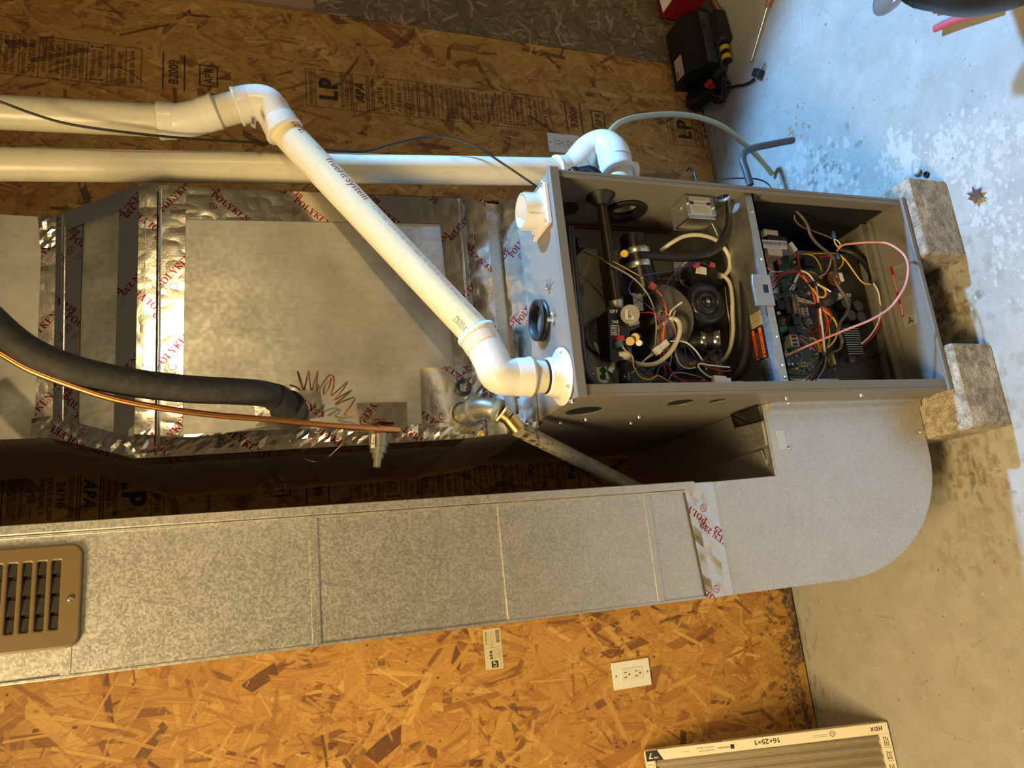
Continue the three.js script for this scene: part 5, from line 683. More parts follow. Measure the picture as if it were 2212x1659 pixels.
// a socket: hub with a lip, from a towards b
const hub = (a, b, r, lip = 0.0035) => { const L = V(a).distanceTo(V(b)); return lathe([[r - 0.006, 0], [r + lip, 0], [r + lip, L * 0.18], [r + lip * 0.7, L * 0.22], [r + lip * 0.6, L * 0.85], [r, L], [r - 0.006, L]], a, b, 40); };
const R2 = 0.0302;
{
  const ex = thing('exhaust_pipe', 'white plastic vent pipe running diagonally across the plenum to the round flange', 'pipe');
  const F0 = [0.052, 0.997, 0.74], U = [[0.6009,1.968,0.555],[0.6031,1.6976,0.6],[0.6024,1.6659,0.605],[0.6104,1.6262,0.615],[0.6216,1.5947,0.622],[0.6325,1.5493,0.632],[0.6381,1.5315,0.636],[0.6358,1.5061,0.638],[0.6086,1.4869,0.636],[0.5853,1.4753,0.636]];
  const Dn = [[0.1329,1.1452,0.725],[0.0996,1.1196,0.735]];
  const top = [U[0][0] - 0.002, 2.72, 0.53];
  part('pipe', [cyl(top, U[1], R2, R2, 40, true)], pvc, ex, 'upright white pipe');
  part('coupling', [hub(U[1], V(U[1]).lerp(V(U[2]), 1.0).toArray(), R2, 0.0055), tube([V(U[1]).lerp(V(U[2]), 0.6).toArray(), U[2], V(U[2]).lerp(V(U[3]), 0.4).toArray()], R2 + 0.0015, 20, 36, 0.5, false)], pvcWhite, ex);
  part('bend', [hub(U[4], U[3], R2, 0.0045), tube([V(U[1]).lerp(V(U[2]), 0.8).toArray(), U[2], U[3], U[4]], R2 + 0.002, 40, 36, 0.5, false)], pvcWhite, ex);
  part('pipe', cyl(U[3], U[5], R2, R2, 40, true), pvc, ex);
  part('elbow', [tube([U[5], U[6], U[7], U[8], U[9]], R2 + 0.0035, 40, 40), hub(V(U[4]).lerp(V(U[5]), 0.75).toArray(), U[6], R2 + 0.001, 0.006), hub(V(U[9]).lerp(V(U[8]), -0.3).toArray(), U[8], R2 + 0.001, 0.006)], pvcWhite, ex, 'glossy white elbow');
  sticker('elbow_sticker', [[0.5619,1.5353,0.673], [0.5571,1.5264,0.673], [0.5809,1.5253,0.673], [0.5839,1.5334,0.673]], 48, 96, (x, w, h) => { x.fillStyle = '#b9b29c'; x.fillRect(0, 0, w, h); x.fillStyle = '#22201c'; bars(x, 8, 14, 32, 60, 41); }, ex, 'small barcode sticker');
  const [g, m] = printedPipe(U[9], Dn[0], R2, (x, w, h) => {
    x.fillStyle = '#e7dfbf'; x.fillRect(0, 0, w, h); const r = rng(61); for (let i = 0; i < 500; i++) { x.fillStyle = r() < 0.6 ? 'rgba(200,186,140,0.16)' : 'rgba(250,246,230,0.2)'; x.fillRect(r() * w, r() * h, 2 + r() * 10, 10 + r() * 120); }
    for (let i = 0; i < 70; i++) { x.strokeStyle = 'rgba(110,98,60,0.4)'; x.lineWidth = 1; const a = r() * w, b = r() * h; x.beginPath(); x.moveTo(a, b); x.lineTo(a + (r() - 0.5) * 4, b + 10 + r() * 40); x.stroke(); }
    x.save(); x.translate(256, 2048); x.rotate(-Math.PI / 2); x.fillStyle = 'rgba(165,48,34,0.85)'; x.font = 'bold 74px serif'; x.fillText('IPE', 40, 20, 190); x.font = '30px serif'; x.fillText('IPS', 300, 10);
    x.font = 'bold 58px sans-serif'; x.fillText('TrueFit·System', 420, 24, 420); x.fillStyle = 'rgba(178,72,52,0.55)'; x.font = 'bold 40px sans-serif'; x.fillText('® 2" PVC 1WAY 1 SCH 40 NSF-dwv ASTM D-2665 & 1 PVC 1120 PR 280 PSI @ 23C NSF-pw G U P CODE ASTM D-1785', 900, 18, 1120);
    x.fillStyle = 'rgba(40,32,20,0.85)'; x.font = 'italic 44px serif'; x.fillText('TNIOAZ', 1860, 120, 130); x.restore();
  }, 2.9);
  part('pipe', g, m, ex, 'diagonal pipe with red print');
  const e1 = [F0[0], F0[1] + 0.098, F0[2]], e2 = [F0[0], F0[1] + 0.062, F0[2]];
  const mid = [F0[0] + 0.004, F0[1] + 0.125, F0[2] + 0.003], mid2 = V(Dn[0]).lerp(V(mid), 0.6).toArray();
  part('elbow', [tube([Dn[0], mid2, mid, e1, e2], R2 + 0.0035, 40, 40), hub(V(Dn[0]).lerp(V(U[9]), 0.02).toArray(), V(Dn[0]).lerp(V(mid2), 0.5).toArray(), R2 + 0.001, 0.006), hub(e2, e1, R2 + 0.001, 0.006)], pvcWhite, ex, 'white elbow above the flange');
  part('pipe_stub', cyl(e1, [F0[0], F0[1] + 0.03, F0[2]], R2, R2, 40), pvc, ex, 'short pipe into the flange');
  const fl = part('round_flange', [lathe([[R2 + 0.001, 0.001], [0.054, 0.001], [0.054, 0.005], [0.046, 0.008], [0.0375, 0.009], [0.0355, 0.030], [0.0325, 0.034], [R2 + 0.001, 0.034], [R2 + 0.001, 0.001]], F0, [F0[0], 2, F0[2]], 48)], pvcWhite, ex, 'round white flange');
  part('inner_sleeve', ring([F0[0], F0[1] + 0.028, F0[2]], [F0[0], 2, F0[2]], 0.0312, R2, 0.010, 40), rubber, fl, 'dark rubber sleeve');
  for (const a of [0.6, 2.2, 4.2]) screw([F0[0] + 0.046 * Math.cos(a), F0[1] + 0.0075, F0[2] + 0.046 * Math.sin(a)], [0, 1, 0], 0.003, fl);
}
{
  const inn = thing('intake_pipe', 'white plastic pipe coming down beside the plenum to an elbow on the furnace right side', 'pipe');
  const p = [[0.5187,1.9656,0.545],[0.5679,0.8866,0.6]], q = [[0.5679,0.8866,0.6],[0.5737,0.8611,0.6],[0.5944,0.8332,0.605],[0.6217,0.8063,0.615],[0.6251,0.7849,0.63],[0.5984,0.7729,0.65],[0.5646,0.7713,0.66],[0.5309,0.7747,0.666]];
  const top = V(p[1]).lerp(V(p[0]), 1.42).toArray();
  part('pipe', cyl(top, p[1], R2, R2, 40, true), pvc, inn, 'long scuffed white pipe');
  part('coupling', hub(V(p[1]).lerp(V(p[0]), 0.005).toArray(), q[1], R2 + 0.001, 0.0055), pvcWhite, inn);
  part('elbow', [tube([q[0], q[1], q[2], q[3]], R2 + 0.004, 30, 36), tube([q[2], q[3], q[4], q[5], q[6]], R2 + 0.006, 40, 40)], pvcWhite, inn, 'glossy white elbow');
  part('hub', hub(q[7], q[5], R2 + 0.002, 0.006), pvcWhite, inn);
  part('pipe', cyl(q[6], [0.458, 0.772, 0.666], R2, R2, 36, true), pvc, inn, 'short pipe into the furnace side');
  const c = [0.5575,0.7254,0.64]; part('cleanout_cap', [cyl([c[0], c[1] + 0.03, c[2]], [c[0], c[1] - 0.008, c[2]], 0.024, 0.024, 28)], pvcWhite, inn, 'white capped stub');
}
{ // square flange
  const f = thing('square_flange', 'white square pipe flange with an open socket, screwed to the furnace top', 'flange');
  const c = [0.387, 0.997, 0.738];
  part('base', prism([[-0.0425, -0.0425], [0.0425, -0.0425], [0.0425, 0.0425], [-0.0425, 0.0425]], 0, 0.009, [circle(0, 0, 0.0285).reverse()], 0.002).rotateX(-Math.PI / 2).translate(c[0], c[1] + 0.0005, c[2]), pvcWhite, f);
  part('socket', ring([c[0], c[1] + 0.008, c[2]], [c[0], 2, c[2]], 0.0345, 0.0305, 0.037, 44), pvcWhite, f);
  for (const a of [0, 1, 2, 3]) part('rib', turned([c[0] + 0.0345 * Math.cos(a * 1.571 + 0.6), c[1] + 0.026, c[2] + 0.0345 * Math.sin(a * 1.571 + 0.6)], 0.003, 0.034, 0.004), pvcWhite, f);
  for (const [x, z] of [[-0.036, 0.036], [0.036, 0.036], [0.036, -0.036], [-0.036, -0.036]]) screw([c[0] + x, c[1] + 0.009, c[2] + z], [0, 1, 0], 0.003, f);
}
{ // loose ring and screws on the furnace top
  const c = [0.1858,1.001,0.6749];
  one('rubber_grommet', [lathe([[0.030, 0.001], [0.041, 0.001], [0.041, 0.005], [0.036, 0.006], [0.036, 0.010], [0.041, 0.012], [0.041, 0.015], [0.032, 0.016], [0.030, 0.001]], [c[0], 0.997, c[2]], [c[0], 2, c[2]], 44)], rubber, 'loose black rubber grommet ring lying on the furnace top', 'grommet');
  const tip = (p, a, h, label) => { const t = thing('screw', label, 'screw', 'loose screws on the furnace top'), d = [Math.cos(a), h, Math.sin(a)], e = [p[0] + d[0] * 0.018, p[1] + d[1] * 0.018, p[2] + d[2] * 0.018]; part('shank', cyl(p, e, 0.0016, 0.0006, 8), steel, t); part('head', lathe([[0, -0.0035], [0.0034, -0.0035], [0.0034, 0], [0.0048, 0], [0.0048, 0.0008], [0, 0.0008]], p, e, 8), steel, t); };
  const a = [0.2323,1.001,0.7255], b = [0.1707,1.001,0.7211];
  tip([a[0], 1.0021, a[2]], 0.3, 0, 'loose screw lying across the pair near the square flange'); tip([a[0] + 0.006, 1.0021, a[2] + 0.008], 1.4, 0, 'loose screw nearest the front lip in the pair by the square flange');
  tip([b[0], 1.0021, b[2]], 2.2, 0, 'loose screw in the pile closest to the grommet ring'); tip([b[0] - 0.006, 1.0021, b[2] + 0.010], 0.9, 0, 'loose screw in the pile closest to the round flange'); tip([b[0] + 0.004, 1.0021, b[2] + 0.018], 3.6, 0, 'loose screw in the pile closest to the front lip');
}
// ---------------------------------------------------------------- refrigerant lines
{
  const s = thing('insulated_refrigerant_line', 'thick black foam insulated pipe curving into the plenum front', 'pipe');
  part('insulation', tube([[0.1954,1.9419,0.8],[0.1397,1.8941,0.8],[0.0882,1.8421,0.795],[0.0607,1.7903,0.79],[0.0434,1.7208,0.775],[0.0333,1.634,0.76],[0.0338,1.5684,0.74],[0.0345,1.5232,0.72],[0.0348,1.4934,0.68],[0.0281,1.4795,0.64],[0.0285,1.4754,0.61]], 0.0215, 110, 20), foam, s, 'black foam sleeve');
  part('insulation_piece', [cyl([0.0304,1.4751,0.602], [0.0273,1.4799,0.65], 0.033, 0.031, 28)], foam, s, 'short black foam collar');
  part('insulation_piece', ring([0.0331,1.5035,0.7], [0.0323,1.4944,0.69], 0.0235, 0.02, 0.014, 24), foam, s, 'torn foam edge');
}
{
  const c = thing('copper_line', 'bare copper refrigerant line ending in a valve at the plenum lower edge', 'pipe');
  part('pipe', tube([[0.1065,1.9244,0.8],[0.0851,1.8795,0.8],[0.0561,1.8347,0.795],[0.0359,1.7892,0.79],[0.0148,1.7309,0.7825],[0.0013,1.6703,0.775],[-0.0092,1.5943,0.7625],[-0.016,1.5135,0.75],[-0.0233,1.4268,0.73],[-0.0257,1.3644,0.71],[-0.026,1.3295,0.695]], 0.0048, 110, 12), copper, c, 'bare copper pipe');
  part('fitting', [cyl([-0.025,1.3342,0.695], [-0.0256,1.2948,0.68], 0.0065, 0.0055, 14), lathe([[0.004, 0], [0.008, 0.004], [0.0085, 0.02], [0.006, 0.032], [0, 0.034]], [-0.0249,1.3374,0.695], [-0.0239,1.2945,0.66], 16)], copper, c, 'brazed copper fitting');
  const v0 = [-0.0242,1.3296,0.675], v1 = [-0.0537,1.3312,0.675], v2 = [-0.0732,1.3339,0.675], v3 = [-0.0884,1.3363,0.675];
  const v = part('expansion_valve', [cyl(v0, v1, 0.0165, 0.0165, 24), cyl(v1, V(v1).lerp(V(v2), 0.5).toArray(), 0.0145, 0.0145, 24), cyl(V(v1).lerp(V(v2), 0.5).toArray(), v2, 0.011, 0.011, 6), cyl(v2, v3, 0.008, 0.0072, 6)], mat({ color: lin(0.30, 0.30, 0.25), metalness: 0.75, roughness: 0.42 }), c, 'tarnished metal valve body');
  part('valve_head', lathe([[0, 0], [0.020, 0.001], [0.022, 0.003], [0.020, 0.006], [0.008, 0.010], [0, 0.011]], [-0.0129,1.3215,0.668], [0.0106,1.3202,0.668], 24), copperOld, v);
  sticker('valve_tag', [[-0.0581,1.3475,0.693], [-0.0584,1.3412,0.693], [-0.0342,1.3391,0.693], [-0.034,1.3447,0.693]], 32, 96, (x, w, h) => { x.fillStyle = '#d6cfae'; x.fillRect(0, 0, w, h); x.fillStyle = '#3a6a4a'; x.fillRect(6, 60, 20, 10); x.fillStyle = '#333'; x.fillRect(20, 20, 6, 30); }, v, 'pale paper tag');
  const z = []; const zig = [[0.0593,1.4764,0.68],[0.0541,1.4671,0.685],[0.0475,1.4586,0.69],[0.069,1.463,0.695],[0.0826,1.4635,0.6833],[0.0742,1.4591,0.6717],[0.0555,1.4534,0.66],[0.0649,1.4499,0.6775],[0.0808,1.4462,0.695],[0.0648,1.4436,0.6775],[0.0542,1.44,0.66],[0.0647,1.4359,0.6775],[0.0799,1.4312,0.695],[0.0647,1.4317,0.6775],[0.052,1.4299,0.66],[0.0645,1.4204,0.6775],[0.073,1.4102,0.695],[0.0598,1.4099,0.6775],[0.0465,1.419,0.66],[0.0555,1.4193,0.6775],[0.0711,1.406,0.695],[0.0582,1.4036,0.6775],[0.0448,1.4071,0.66],[0.0499,1.3956,0.68],[0.058,1.383,0.7],[0.0498,1.3884,0.68],[0.0368,1.4026,0.66],[0.0407,1.3874,0.68],[0.0427,1.3759,0.7],[0.0347,1.3891,0.68],[0.0277,1.401,0.66],[0.0301,1.385,0.68],[0.0295,1.3715,0.7],[0.0194,1.3768,0.68],[0.0072,1.387,0.66],[0.0098,1.3747,0.67],[0.0166,1.3539,0.68],[0.0111,1.3381,0.6793],[-0.0009,1.3331,0.6786],[-0.0117,1.342,0.6779],[-0.0081,1.3577,0.6771],[-0.0028,1.3544,0.6764],[-0.0032,1.3369,0.6757],[-0.0057,1.3208,0.675]];
  part('capillary', tube(zig, 0.00135, 420, 6, 0.4), copperOld, c, 'coiled thin capillary tube');
  part('capillary', tube([[-0.0221,1.3858,0.66],[-0.0305,1.3859,0.65],[-0.0388,1.3896,0.64],[-0.047,1.3991,0.63],[-0.0566,1.4116,0.62],[-0.0587,1.4276,0.58],[-0.054,1.4416,0.57],[-0.047,1.4541,0.56],[-0.0511,1.458,0.54],[-0.0666,1.4587,0.52],[-0.0774,1.4657,0.5],[-0.0784,1.4803,0.48],[-0.07,1.4919,0.46],[-0.06,1.4984,0.45],[-0.0588,1.4912,0.44],[-0.0718,1.4819,0.435],[-0.086,1.4805,0.43],[-0.0929,1.4915,0.425],[-0.0881,1.5055,0.42],[-0.075,1.5146,0.4133],[-0.0625,1.5136,0.4067],[-0.0638,1.5032,0.4],[-0.0793,1.4955,0.4],[-0.0938,1.5037,0.4],[-0.0978,1.5196,0.4],[-0.0874,1.5273,0.4],[-0.0723,1.5287,0.4],[-0.0629,1.5191,0.4],[-0.0636,1.5064,0.4],[-0.0775,1.4987,0.4],[-0.0904,1.5053,0.4],[-0.096,1.5227,0.4]], 0.0012, 260, 6), copperOld, c, 'loose thin capillary tube');
}
{
  const d = thing('drain_line', 'grey drain pipe with a galvanized elbow slanting down behind the return duct', 'pipe');
  const p = [[0.0193,1.1564,0.602],[0.0163,1.1465,0.64],[0.0145,1.1328,0.668],[0.0067,1.1185,0.684],[-0.0003,1.1067,0.69],[-0.0111,1.0935,0.69],[-0.0316,1.0759,0.685]];
  part('elbow', [tube(p.slice(0, 5), 0.0185, 40, 24), lathe([[0.015, 0], [0.0225, 0.001], [0.0225, 0.010], [0.0185, 0.013]], p[4], p[3], 28), lathe([[0.015, 0], [0.0225, 0.001], [0.0225, 0.008], [0.0185, 0.011]], p[1], p[2], 28)], mat({ color: lin(0.40, 0.38, 0.30), metalness: 0.85, roughness: 0.42, bumpMap: speck, bumpScale: 0.0006 }), d, 'galvanized elbow');
  part('thread_tape', ring(p[4], p[5], 0.0195, 0.012, 0.004), whitePlastic, d);
  part('adapter', [cyl(p[4], p[5], 0.0150, 0.0145, 6), cyl(p[5], p[6], 0.0135, 0.0150, 20)], brass, d, 'brass adapter');
  const grime = canvasTex(canvas(256, 1024, (x, w, h) => { const r = rng(77); x.fillStyle = '#8a8574'; x.fillRect(0, 0, w, h); for (let i = 0; i < 400; i++) { x.fillStyle = r() < 0.5 ? 'rgba(60,46,28,0.3)' : 'rgba(180,172,150,0.3)'; x.fillRect(r() * w, r() * h, 3 + r() * 16, 6 + r() * 40); } for (let i = 0; i < 90; i++) { x.fillStyle = 'rgba(70,40,16,0.75)'; x.fillRect(r() * w, r() * r() * h * 0.3, 3 + r() * 18, 5 + r() * 26); } }));
  const e = [[-0.0316,1.0759,0.685],[-0.1085,0.7754,0.47],[-0.1438,0.6842,0.43]], L = V(e[0]).distanceTo(V(e[2]));
  const g = new THREE.CylinderGeometry(0.0150, 0.0150, L, 24, 1); g.translate(0, L / 2, 0); const gg = between(g, e[2], e[0]);
  part('pipe', gg, mat({ map: grime, roughness: 0.55 }), d, 'dirty grey pipe');
}
one('low_voltage_cable', tube([[0.5797,1.9779,0.66],[0.5714,1.9373,0.66],[0.5631,1.8985,0.65],[0.5542,1.8442,0.64],[0.5522,1.7279,0.63],[0.5581,1.6352,0.62],[0.5672,1.5537,0.61],[0.5757,1.4851,0.6],[0.575,1.4319,0.595],[0.5727,1.3687,0.5987],[0.5749,1.3133,0.6025],[0.5957,1.2556,0.6062],[0.6161,1.1865,0.61],[0.6119,1.1396,0.6225],[0.5876,1.0842,0.635],[0.5416,1.0318,0.65],[0.501,0.9719,0.65],[0.4942,0.9562,0.645]], 0.0024, 140, 8), W.black, 'thin black cable draped across both white pipes down to the furnace', 'cable');
// ---------------------------------------------------------------- things at the right side of the furnace
{
  const g = thing('gas_line_elbow', 'black iron gas elbow just outside the furnace right edge', 'pipe fitting');
  part('elbow', tube([[0.458, 0.853, 0.715], [0.485, 0.853, 0.715], [0.505, 0.862, 0.708], [0.510, 0.885, 0.69], [0.510, 0.90, 0.68]], 0.0135, 30, 16), plasticBlack, g);
  part('band', [ring([0.478, 0.853, 0.715], [1, 0.853, 0.715], 0.0165, 0.012, 0.008, 20), ring([0.510, 0.884, 0.690], [0.51, 0.90, 0.68], 0.0165, 0.012, 0.012, 20)], ironBlack, g);
}
one('clear_drain_tube', tube([[0.6566,0.7284,0.56],[0.7085,0.7163,0.54],[0.7563,0.6833,0.52],[0.7966,0.635,0.5],[0.8453,0.5415,0.465],[0.8871,0.4293,0.43],[0.9088,0.3326,0.4],[0.9115,0.2349,0.37],[0.8863,0.1468,0.34],[0.8588,0.0728,0.31],[0.8257,0.0129,0.284]], 0.0078, 90, 12), clearTube, 'yellowed clear drain tube arching from the white elbow down to the floor', 'tube');
one('drain_hose', tube([[0.5224,0.446,0.685],[0.558,0.4499,0.685],[0.5908,0.4515,0.6825],[0.6133,0.4373,0.68],[0.6349,0.3968,0.67],[0.6559,0.3407,0.66],[0.6698,0.2995,0.655],[0.6822,0.2621,0.65]], 0.0085, 60, 14), mat({ color: lin(0.055, 0.06, 0.065), roughness: 0.5 }), 'grey bent rubber hose rising from the black trap on the furnace side', 'hose');
one('thermostat_wire', tube([[0.5168,0.5714,0.66],[0.5473,0.5698,0.6567],[0.567,0.5715,0.6533],[0.5755,0.579,0.65],[0.5678,0.5854,0.65]], 0.0022, 30, 8), W.black, 'short black wire hooked up over the furnace right edge', 'wire');
one('thermostat_wire', tube([[0.5168,0.5714,0.66],[0.5459,0.5198,0.65],[0.5731,0.4366,0.63],[0.5686,0.3786,0.64],[0.5517,0.3631,0.65],[0.5131,0.3593,0.66]], 0.0018, 40, 8), W.black, 'thin black wire arching behind the grey bent hose', 'wire');

// ---------------------------------------------------------------- wall fittings
function outlet(c, label) {
  const o = thing('wall_outlet', label, 'outlet', 'duplex outlets on the board wall');
  part('cover_plate', box(c[0] - 0.035, c[0] + 0.035, c[1] - 0.057, c[1] + 0.057, 0, 0.006, 0.002), whitePlastic, o);
  const f = part('receptacle', box(c[0] - 0.0168, c[0] + 0.0168, c[1] - 0.0335, c[1] + 0.0335, 0.005, 0.0075, 0.001), pvcWhite, o);
  for (const s of [1, -1]) { const y = c[1] + s * 0.0165; part('slot', box(c[0] - 0.0072, c[0] - 0.0052, y - 0.001, y + 0.0075, 0.0068, 0.0079), rubber, f); part('slot', box(c[0] + 0.0052, c[0] + 0.0072, y - 0.001, y + 0.0065, 0.0068, 0.0079), rubber, f); part('ground_hole', cyl([c[0], y - 0.008, 0.0068], [c[0], y - 0.008, 0.0079], 0.0024, 0.0024, 12), rubber, f); }
  for (const s of [1, -1]) part('screw', cyl([c[0], c[1] + s * 0.0475, 0.006], [c[0], c[1] + s * 0.0475, 0.007], 0.003, 0.003, 12), zinc, o);
}
outlet([-0.583, 0.577], 'white outlet on the bright board left of the return duct'); outlet([1.053, 0.570], 'white outlet on the dim board above the white elbow');
{
  const t = thing('panel_sticker', 'small printed paper label on the bright strand board below the duct edge', 'sticker');
  sticker('paper', [[-0.521, 0.936, 0.0005], [-0.421, 0.936, 0.0005], [-0.421, 0.984, 0.0005], [-0.521, 0.984, 0.0005]], 512, 246, (x, w, h) => {
    x.fillStyle = '#cfc3a4'; x.fillRect(0, 0, w, h); x.fillStyle = '#1c1a18'; x.fillRect(20, 84, 84, 92); x.fillStyle = '#cfc3a4'; x.font = '900 64px sans-serif'; x.fillText('LP', 26, 152, 72); x.fillStyle = '#1c1a18'; x.font = '900 60px sans-serif'; x.fillText('APA', 124, 110, 120); lines(x, 124, 126, 8, 12, 150, 83); x.font = 'bold 30px sans-serif'; x.fillText('ATTENTION', 310, 46, 180); lines(x, 300, 58, 8, 12, 190, 84); bars(x, 330, 170, 160, 56, 85); x.fillRect(270, 20, 3, 200); lines(x, 20, 200, 3, 12, 240, 86);
    const r = rng(8); for (let i = 0; i < 30; i++) { x.fillStyle = 'rgba(120,90,50,0.35)'; x.fillRect(r() * w, r() * h, 4 + r() * 20, 3 + r() * 10); }
  }, t);
}
// ---------------------------------------------------------------- air filter leaning on the wall
{
  const f = thing('air_filter', 'pleated air filter in a white cardboard frame leaning against the wall', 'filter');
  const Wd = 0.40, H = 0.628, T = 0.020, lean = Math.atan2(0.262, 0.589);
  const card = mat({ color: lin(0.74, 0.70, 0.60), roughness: 0.6 });
  const place = (o) => { o.position.set(-0.752, 0.004, 0.272); o.rotation.set(0, 0, 0); return o; };
  const G = new THREE.Matrix4().makeTranslation(-0.752, 0.0, 0.262).multiply(new THREE.Matrix4().makeRotationZ(0.036)).multiply(new THREE.Matrix4().makeRotationX(-lean));
  // own axes: x from -Wd to 0 (right edge at 0), y up the frame, z out of the face
  const put = (g) => { g.applyMatrix4(G); return g; }, bw = 0.026;
  part('frame', put(join([box(-bw, 0, 0, H, 0, T, 0.001), box(-Wd, -Wd + bw, 0, H, 0, T, 0.001), box(-Wd + bw, -bw, 0, bw, 0, T, 0.001), box(-Wd + bw, -bw, H - bw, H, 0, T, 0.001)])), card, f, 'white cardboard frame');
  const cm = mat({ color: lin(0.42, 0.36, 0.26), roughness: 0.95, bumpMap: speck, bumpScale: 0.0012 }), n = 16, pw = (Wd - 2 * bw) / n;
  for (let i = 0; i < n; i++) { const a = -bw - i * pw, zz = T - 0.004; const prof = [[a, zz - 0.014], [a - pw * 0.42, zz - 0.001], [a - pw * 0.5, zz], [a - pw * 0.58, zz - 0.001], [a - pw, zz - 0.014], [a - pw, zz - 0.0155], [a, zz - 0.0155]]; const g = prism(prof.map(([u, v]) => [u, v]), 0, H - 2 * bw); g.rotateX(-Math.PI / 2); g.translate(0, bw, 0); const p = g.attributes.position; for (let k = 0; k < p.count; k++) { const z = -p.getZ(k); p.setZ(k, z); } const ix = g.attributes.position.array; for (let t = 0; t < ix.length; t += 9) for (let q = 0; q < 3; q++) { const tmp = ix[t + 3 + q]; ix[t + 3 + q] = ix[t + 6 + q]; ix[t + 6 + q] = tmp; } g.computeVertexNormals(); part('pleat', put(g), cm, f); }
  const loc = (x, y, z) => new THREE.Vector3(x, y, z).applyMatrix4(G).toArray();
  // print along the right border, reading down the frame
  sticker('side_print', [loc(-0.0005, 0.004, T), loc(-0.0005, H - 0.004, T), loc(-bw + 0.0005, H - 0.004, T), loc(-bw + 0.0005, 0.004, T)], 1400, 60, (x, w, h) => {
    x.fillStyle = '#e2dac4'; x.fillRect(0, 0, w, h); x.fillStyle = '#1d1b18'; x.font = 'bold 34px sans-serif'; x.fillText('HDX', 24, 44); x.beginPath(); x.arc(310, 34, 15, 0, 6.3); x.lineWidth = 3; x.strokeStyle = '#1d1b18'; x.stroke(); x.font = 'bold 15px sans-serif'; x.fillText('UL', 300, 39); lines(x, 340, 24, 2, 9, 80, 95); x.font = 'bold 40px sans-serif'; x.fillText('16×25×1', 610, 48); x.fillRect(880, 16, 22, 26); x.font = 'bold 12px sans-serif'; x.fillText('HOME SERVICES', 908, 34, 70); x.font = '14px sans-serif'; x.fillText('Schedule HVAC', 996, 28); x.fillText('Service or Repair', 996, 46); lines(x, 1140, 30, 1, 9, 60, 96); x.fillStyle = '#1d1b18'; x.beginPath(); x.moveTo(1300, 0); x.lineTo(w, 0); x.lineTo(w, h); x.lineTo(1330, h); x.fill(); x.fillStyle = '#e2dac4'; x.font = 'bold 46px sans-serif'; x.fillText('7', 1360, 46); x.font = 'bold 16px sans-serif'; x.fillText('FPR', 1328, 24, 28);
  }, f, 'printed border of the filter frame', 0.6, 0.0004);
  sticker('edge_print', [loc(0, 0.004, 0.0005), loc(0, H - 0.004, 0.0005), loc(0, H - 0.004, T - 0.0005), loc(0, 0.004, T - 0.0005)], 1024, 34, (x, w, h) => { x.fillStyle = '#d8cfb6'; x.fillRect(0, 0, w, h); x.fillStyle = '#1d1b18'; x.font = 'bold 24px sans-serif'; x.fillText('FPR', 20, 26); x.fillText('16×25×1', 460, 26); bars(x, 690, 6, 120, 22, 97); x.fillText('HDX', 930, 26); }, f, 'printed edge of the filter frame', 0.6, 0.0004);
  sticker('end_print', [loc(-Wd + 0.01, 0.001, T), loc(-bw, 0.001, T), loc(-bw, bw - 0.002, T), loc(-Wd + 0.01, bw - 0.002, T)], 900, 60, (x, w, h) => { x.fillStyle = '#e2dac4'; x.fillRect(0, 0, w, h); x.fillStyle = '#2a2723'; for (let i = 0; i < 11; i++) { lines(x, w - 70 - i * 78, 14, 3, 12, 48, 110 + i, 6); x.fillRect(w - 80 - i * 78, 8, 1.5, 44); } }, f, 'printed lower border', 0.6, 0.0004);
  sticker('end_print', [loc(-Wd + 0.01, H - bw + 0.002, T), loc(-bw, H - bw + 0.002, T), loc(-bw, H - 0.001, T), loc(-Wd + 0.01, H - 0.001, T)], 900, 60, (x, w, h) => { x.fillStyle = '#e2dac4'; x.fillRect(0, 0, w, h); x.strokeStyle = '#2a2723'; x.fillStyle = '#2a2723'; x.lineWidth = 2; for (let i = 0; i < 5; i++) { x.strokeRect(w - 160 - i * 160, 10, 140, 40); lines(x, w - 150 - i * 160, 20, 2, 14, 110, 130 + i, 4); } }, f, 'printed upper border', 0.6, 0.0004);
}
// ---------------------------------------------------------------- concrete blocks
const blockMap = dataTex(512, 0.25, (i, j) => { const a = tnoise(i / 3, j / 3, 170, 61), b = tnoise(i / 24, j / 24, 21, 62), c = tnoise(i / 80, j / 80, 6, 63); const v = 150 + 60 * (a - 0.4) + 50 * (b - 0.5) + 40 * (c - 0.5); return [v * 1.04, v * 0.98, v * 0.88]; }, true);
const blockBump = dataTex(512, 0.25, (i, j) => [128 + 110 * (tnoise(i / 4, j / 4, 128, 64) - 0.5) + 70 * (tnoise(i / 14, j / 14, 36, 65) - 0.5)], false);
const concrete = mat({ color: lin(1.0, 0.98, 0.92), map: blockMap, bumpMap: blockBump, bumpScale: 0.004, roughness: 0.92 });
function block(x0, x1, z0, z1, turn, seed, label) {
  const g = new RoundedBoxGeometry(x1 - x0, 0.117, z1 - z0, 4, 0.006), p = g.attributes.position;
  for (let i = 0; i < p.count; i++) { const x = p.getX(i), y = p.getY(i), z = p.getZ(i), e = (Math.abs(x) > (x1 - x0) / 2 - 0.008 ? 1 : 0) + (Math.abs(y) > 0.051 ? 1 : 0) + (Math.abs(z) > (z1 - z0) / 2 - 0.008 ? 1 : 0); if (e > 1) { p.setX(i, x * (1 - 0.02 * hash3(x * 91 + z * 37, y * 53, seed))); p.setZ(i, z * (1 - 0.008 * hash3(z * 71, x * 29 + y * 17, seed))); } }
  g.rotateY(turn); g.translate((x0 + x1) / 2, 0.0585, (z0 + z1) / 2); const m = metric(g, seed * 0.13, seed * 0.07); m.computeVertexNormals();
  one('concrete_block', m, concrete, label, 'concrete block', 'concrete blocks under the furnace');
}
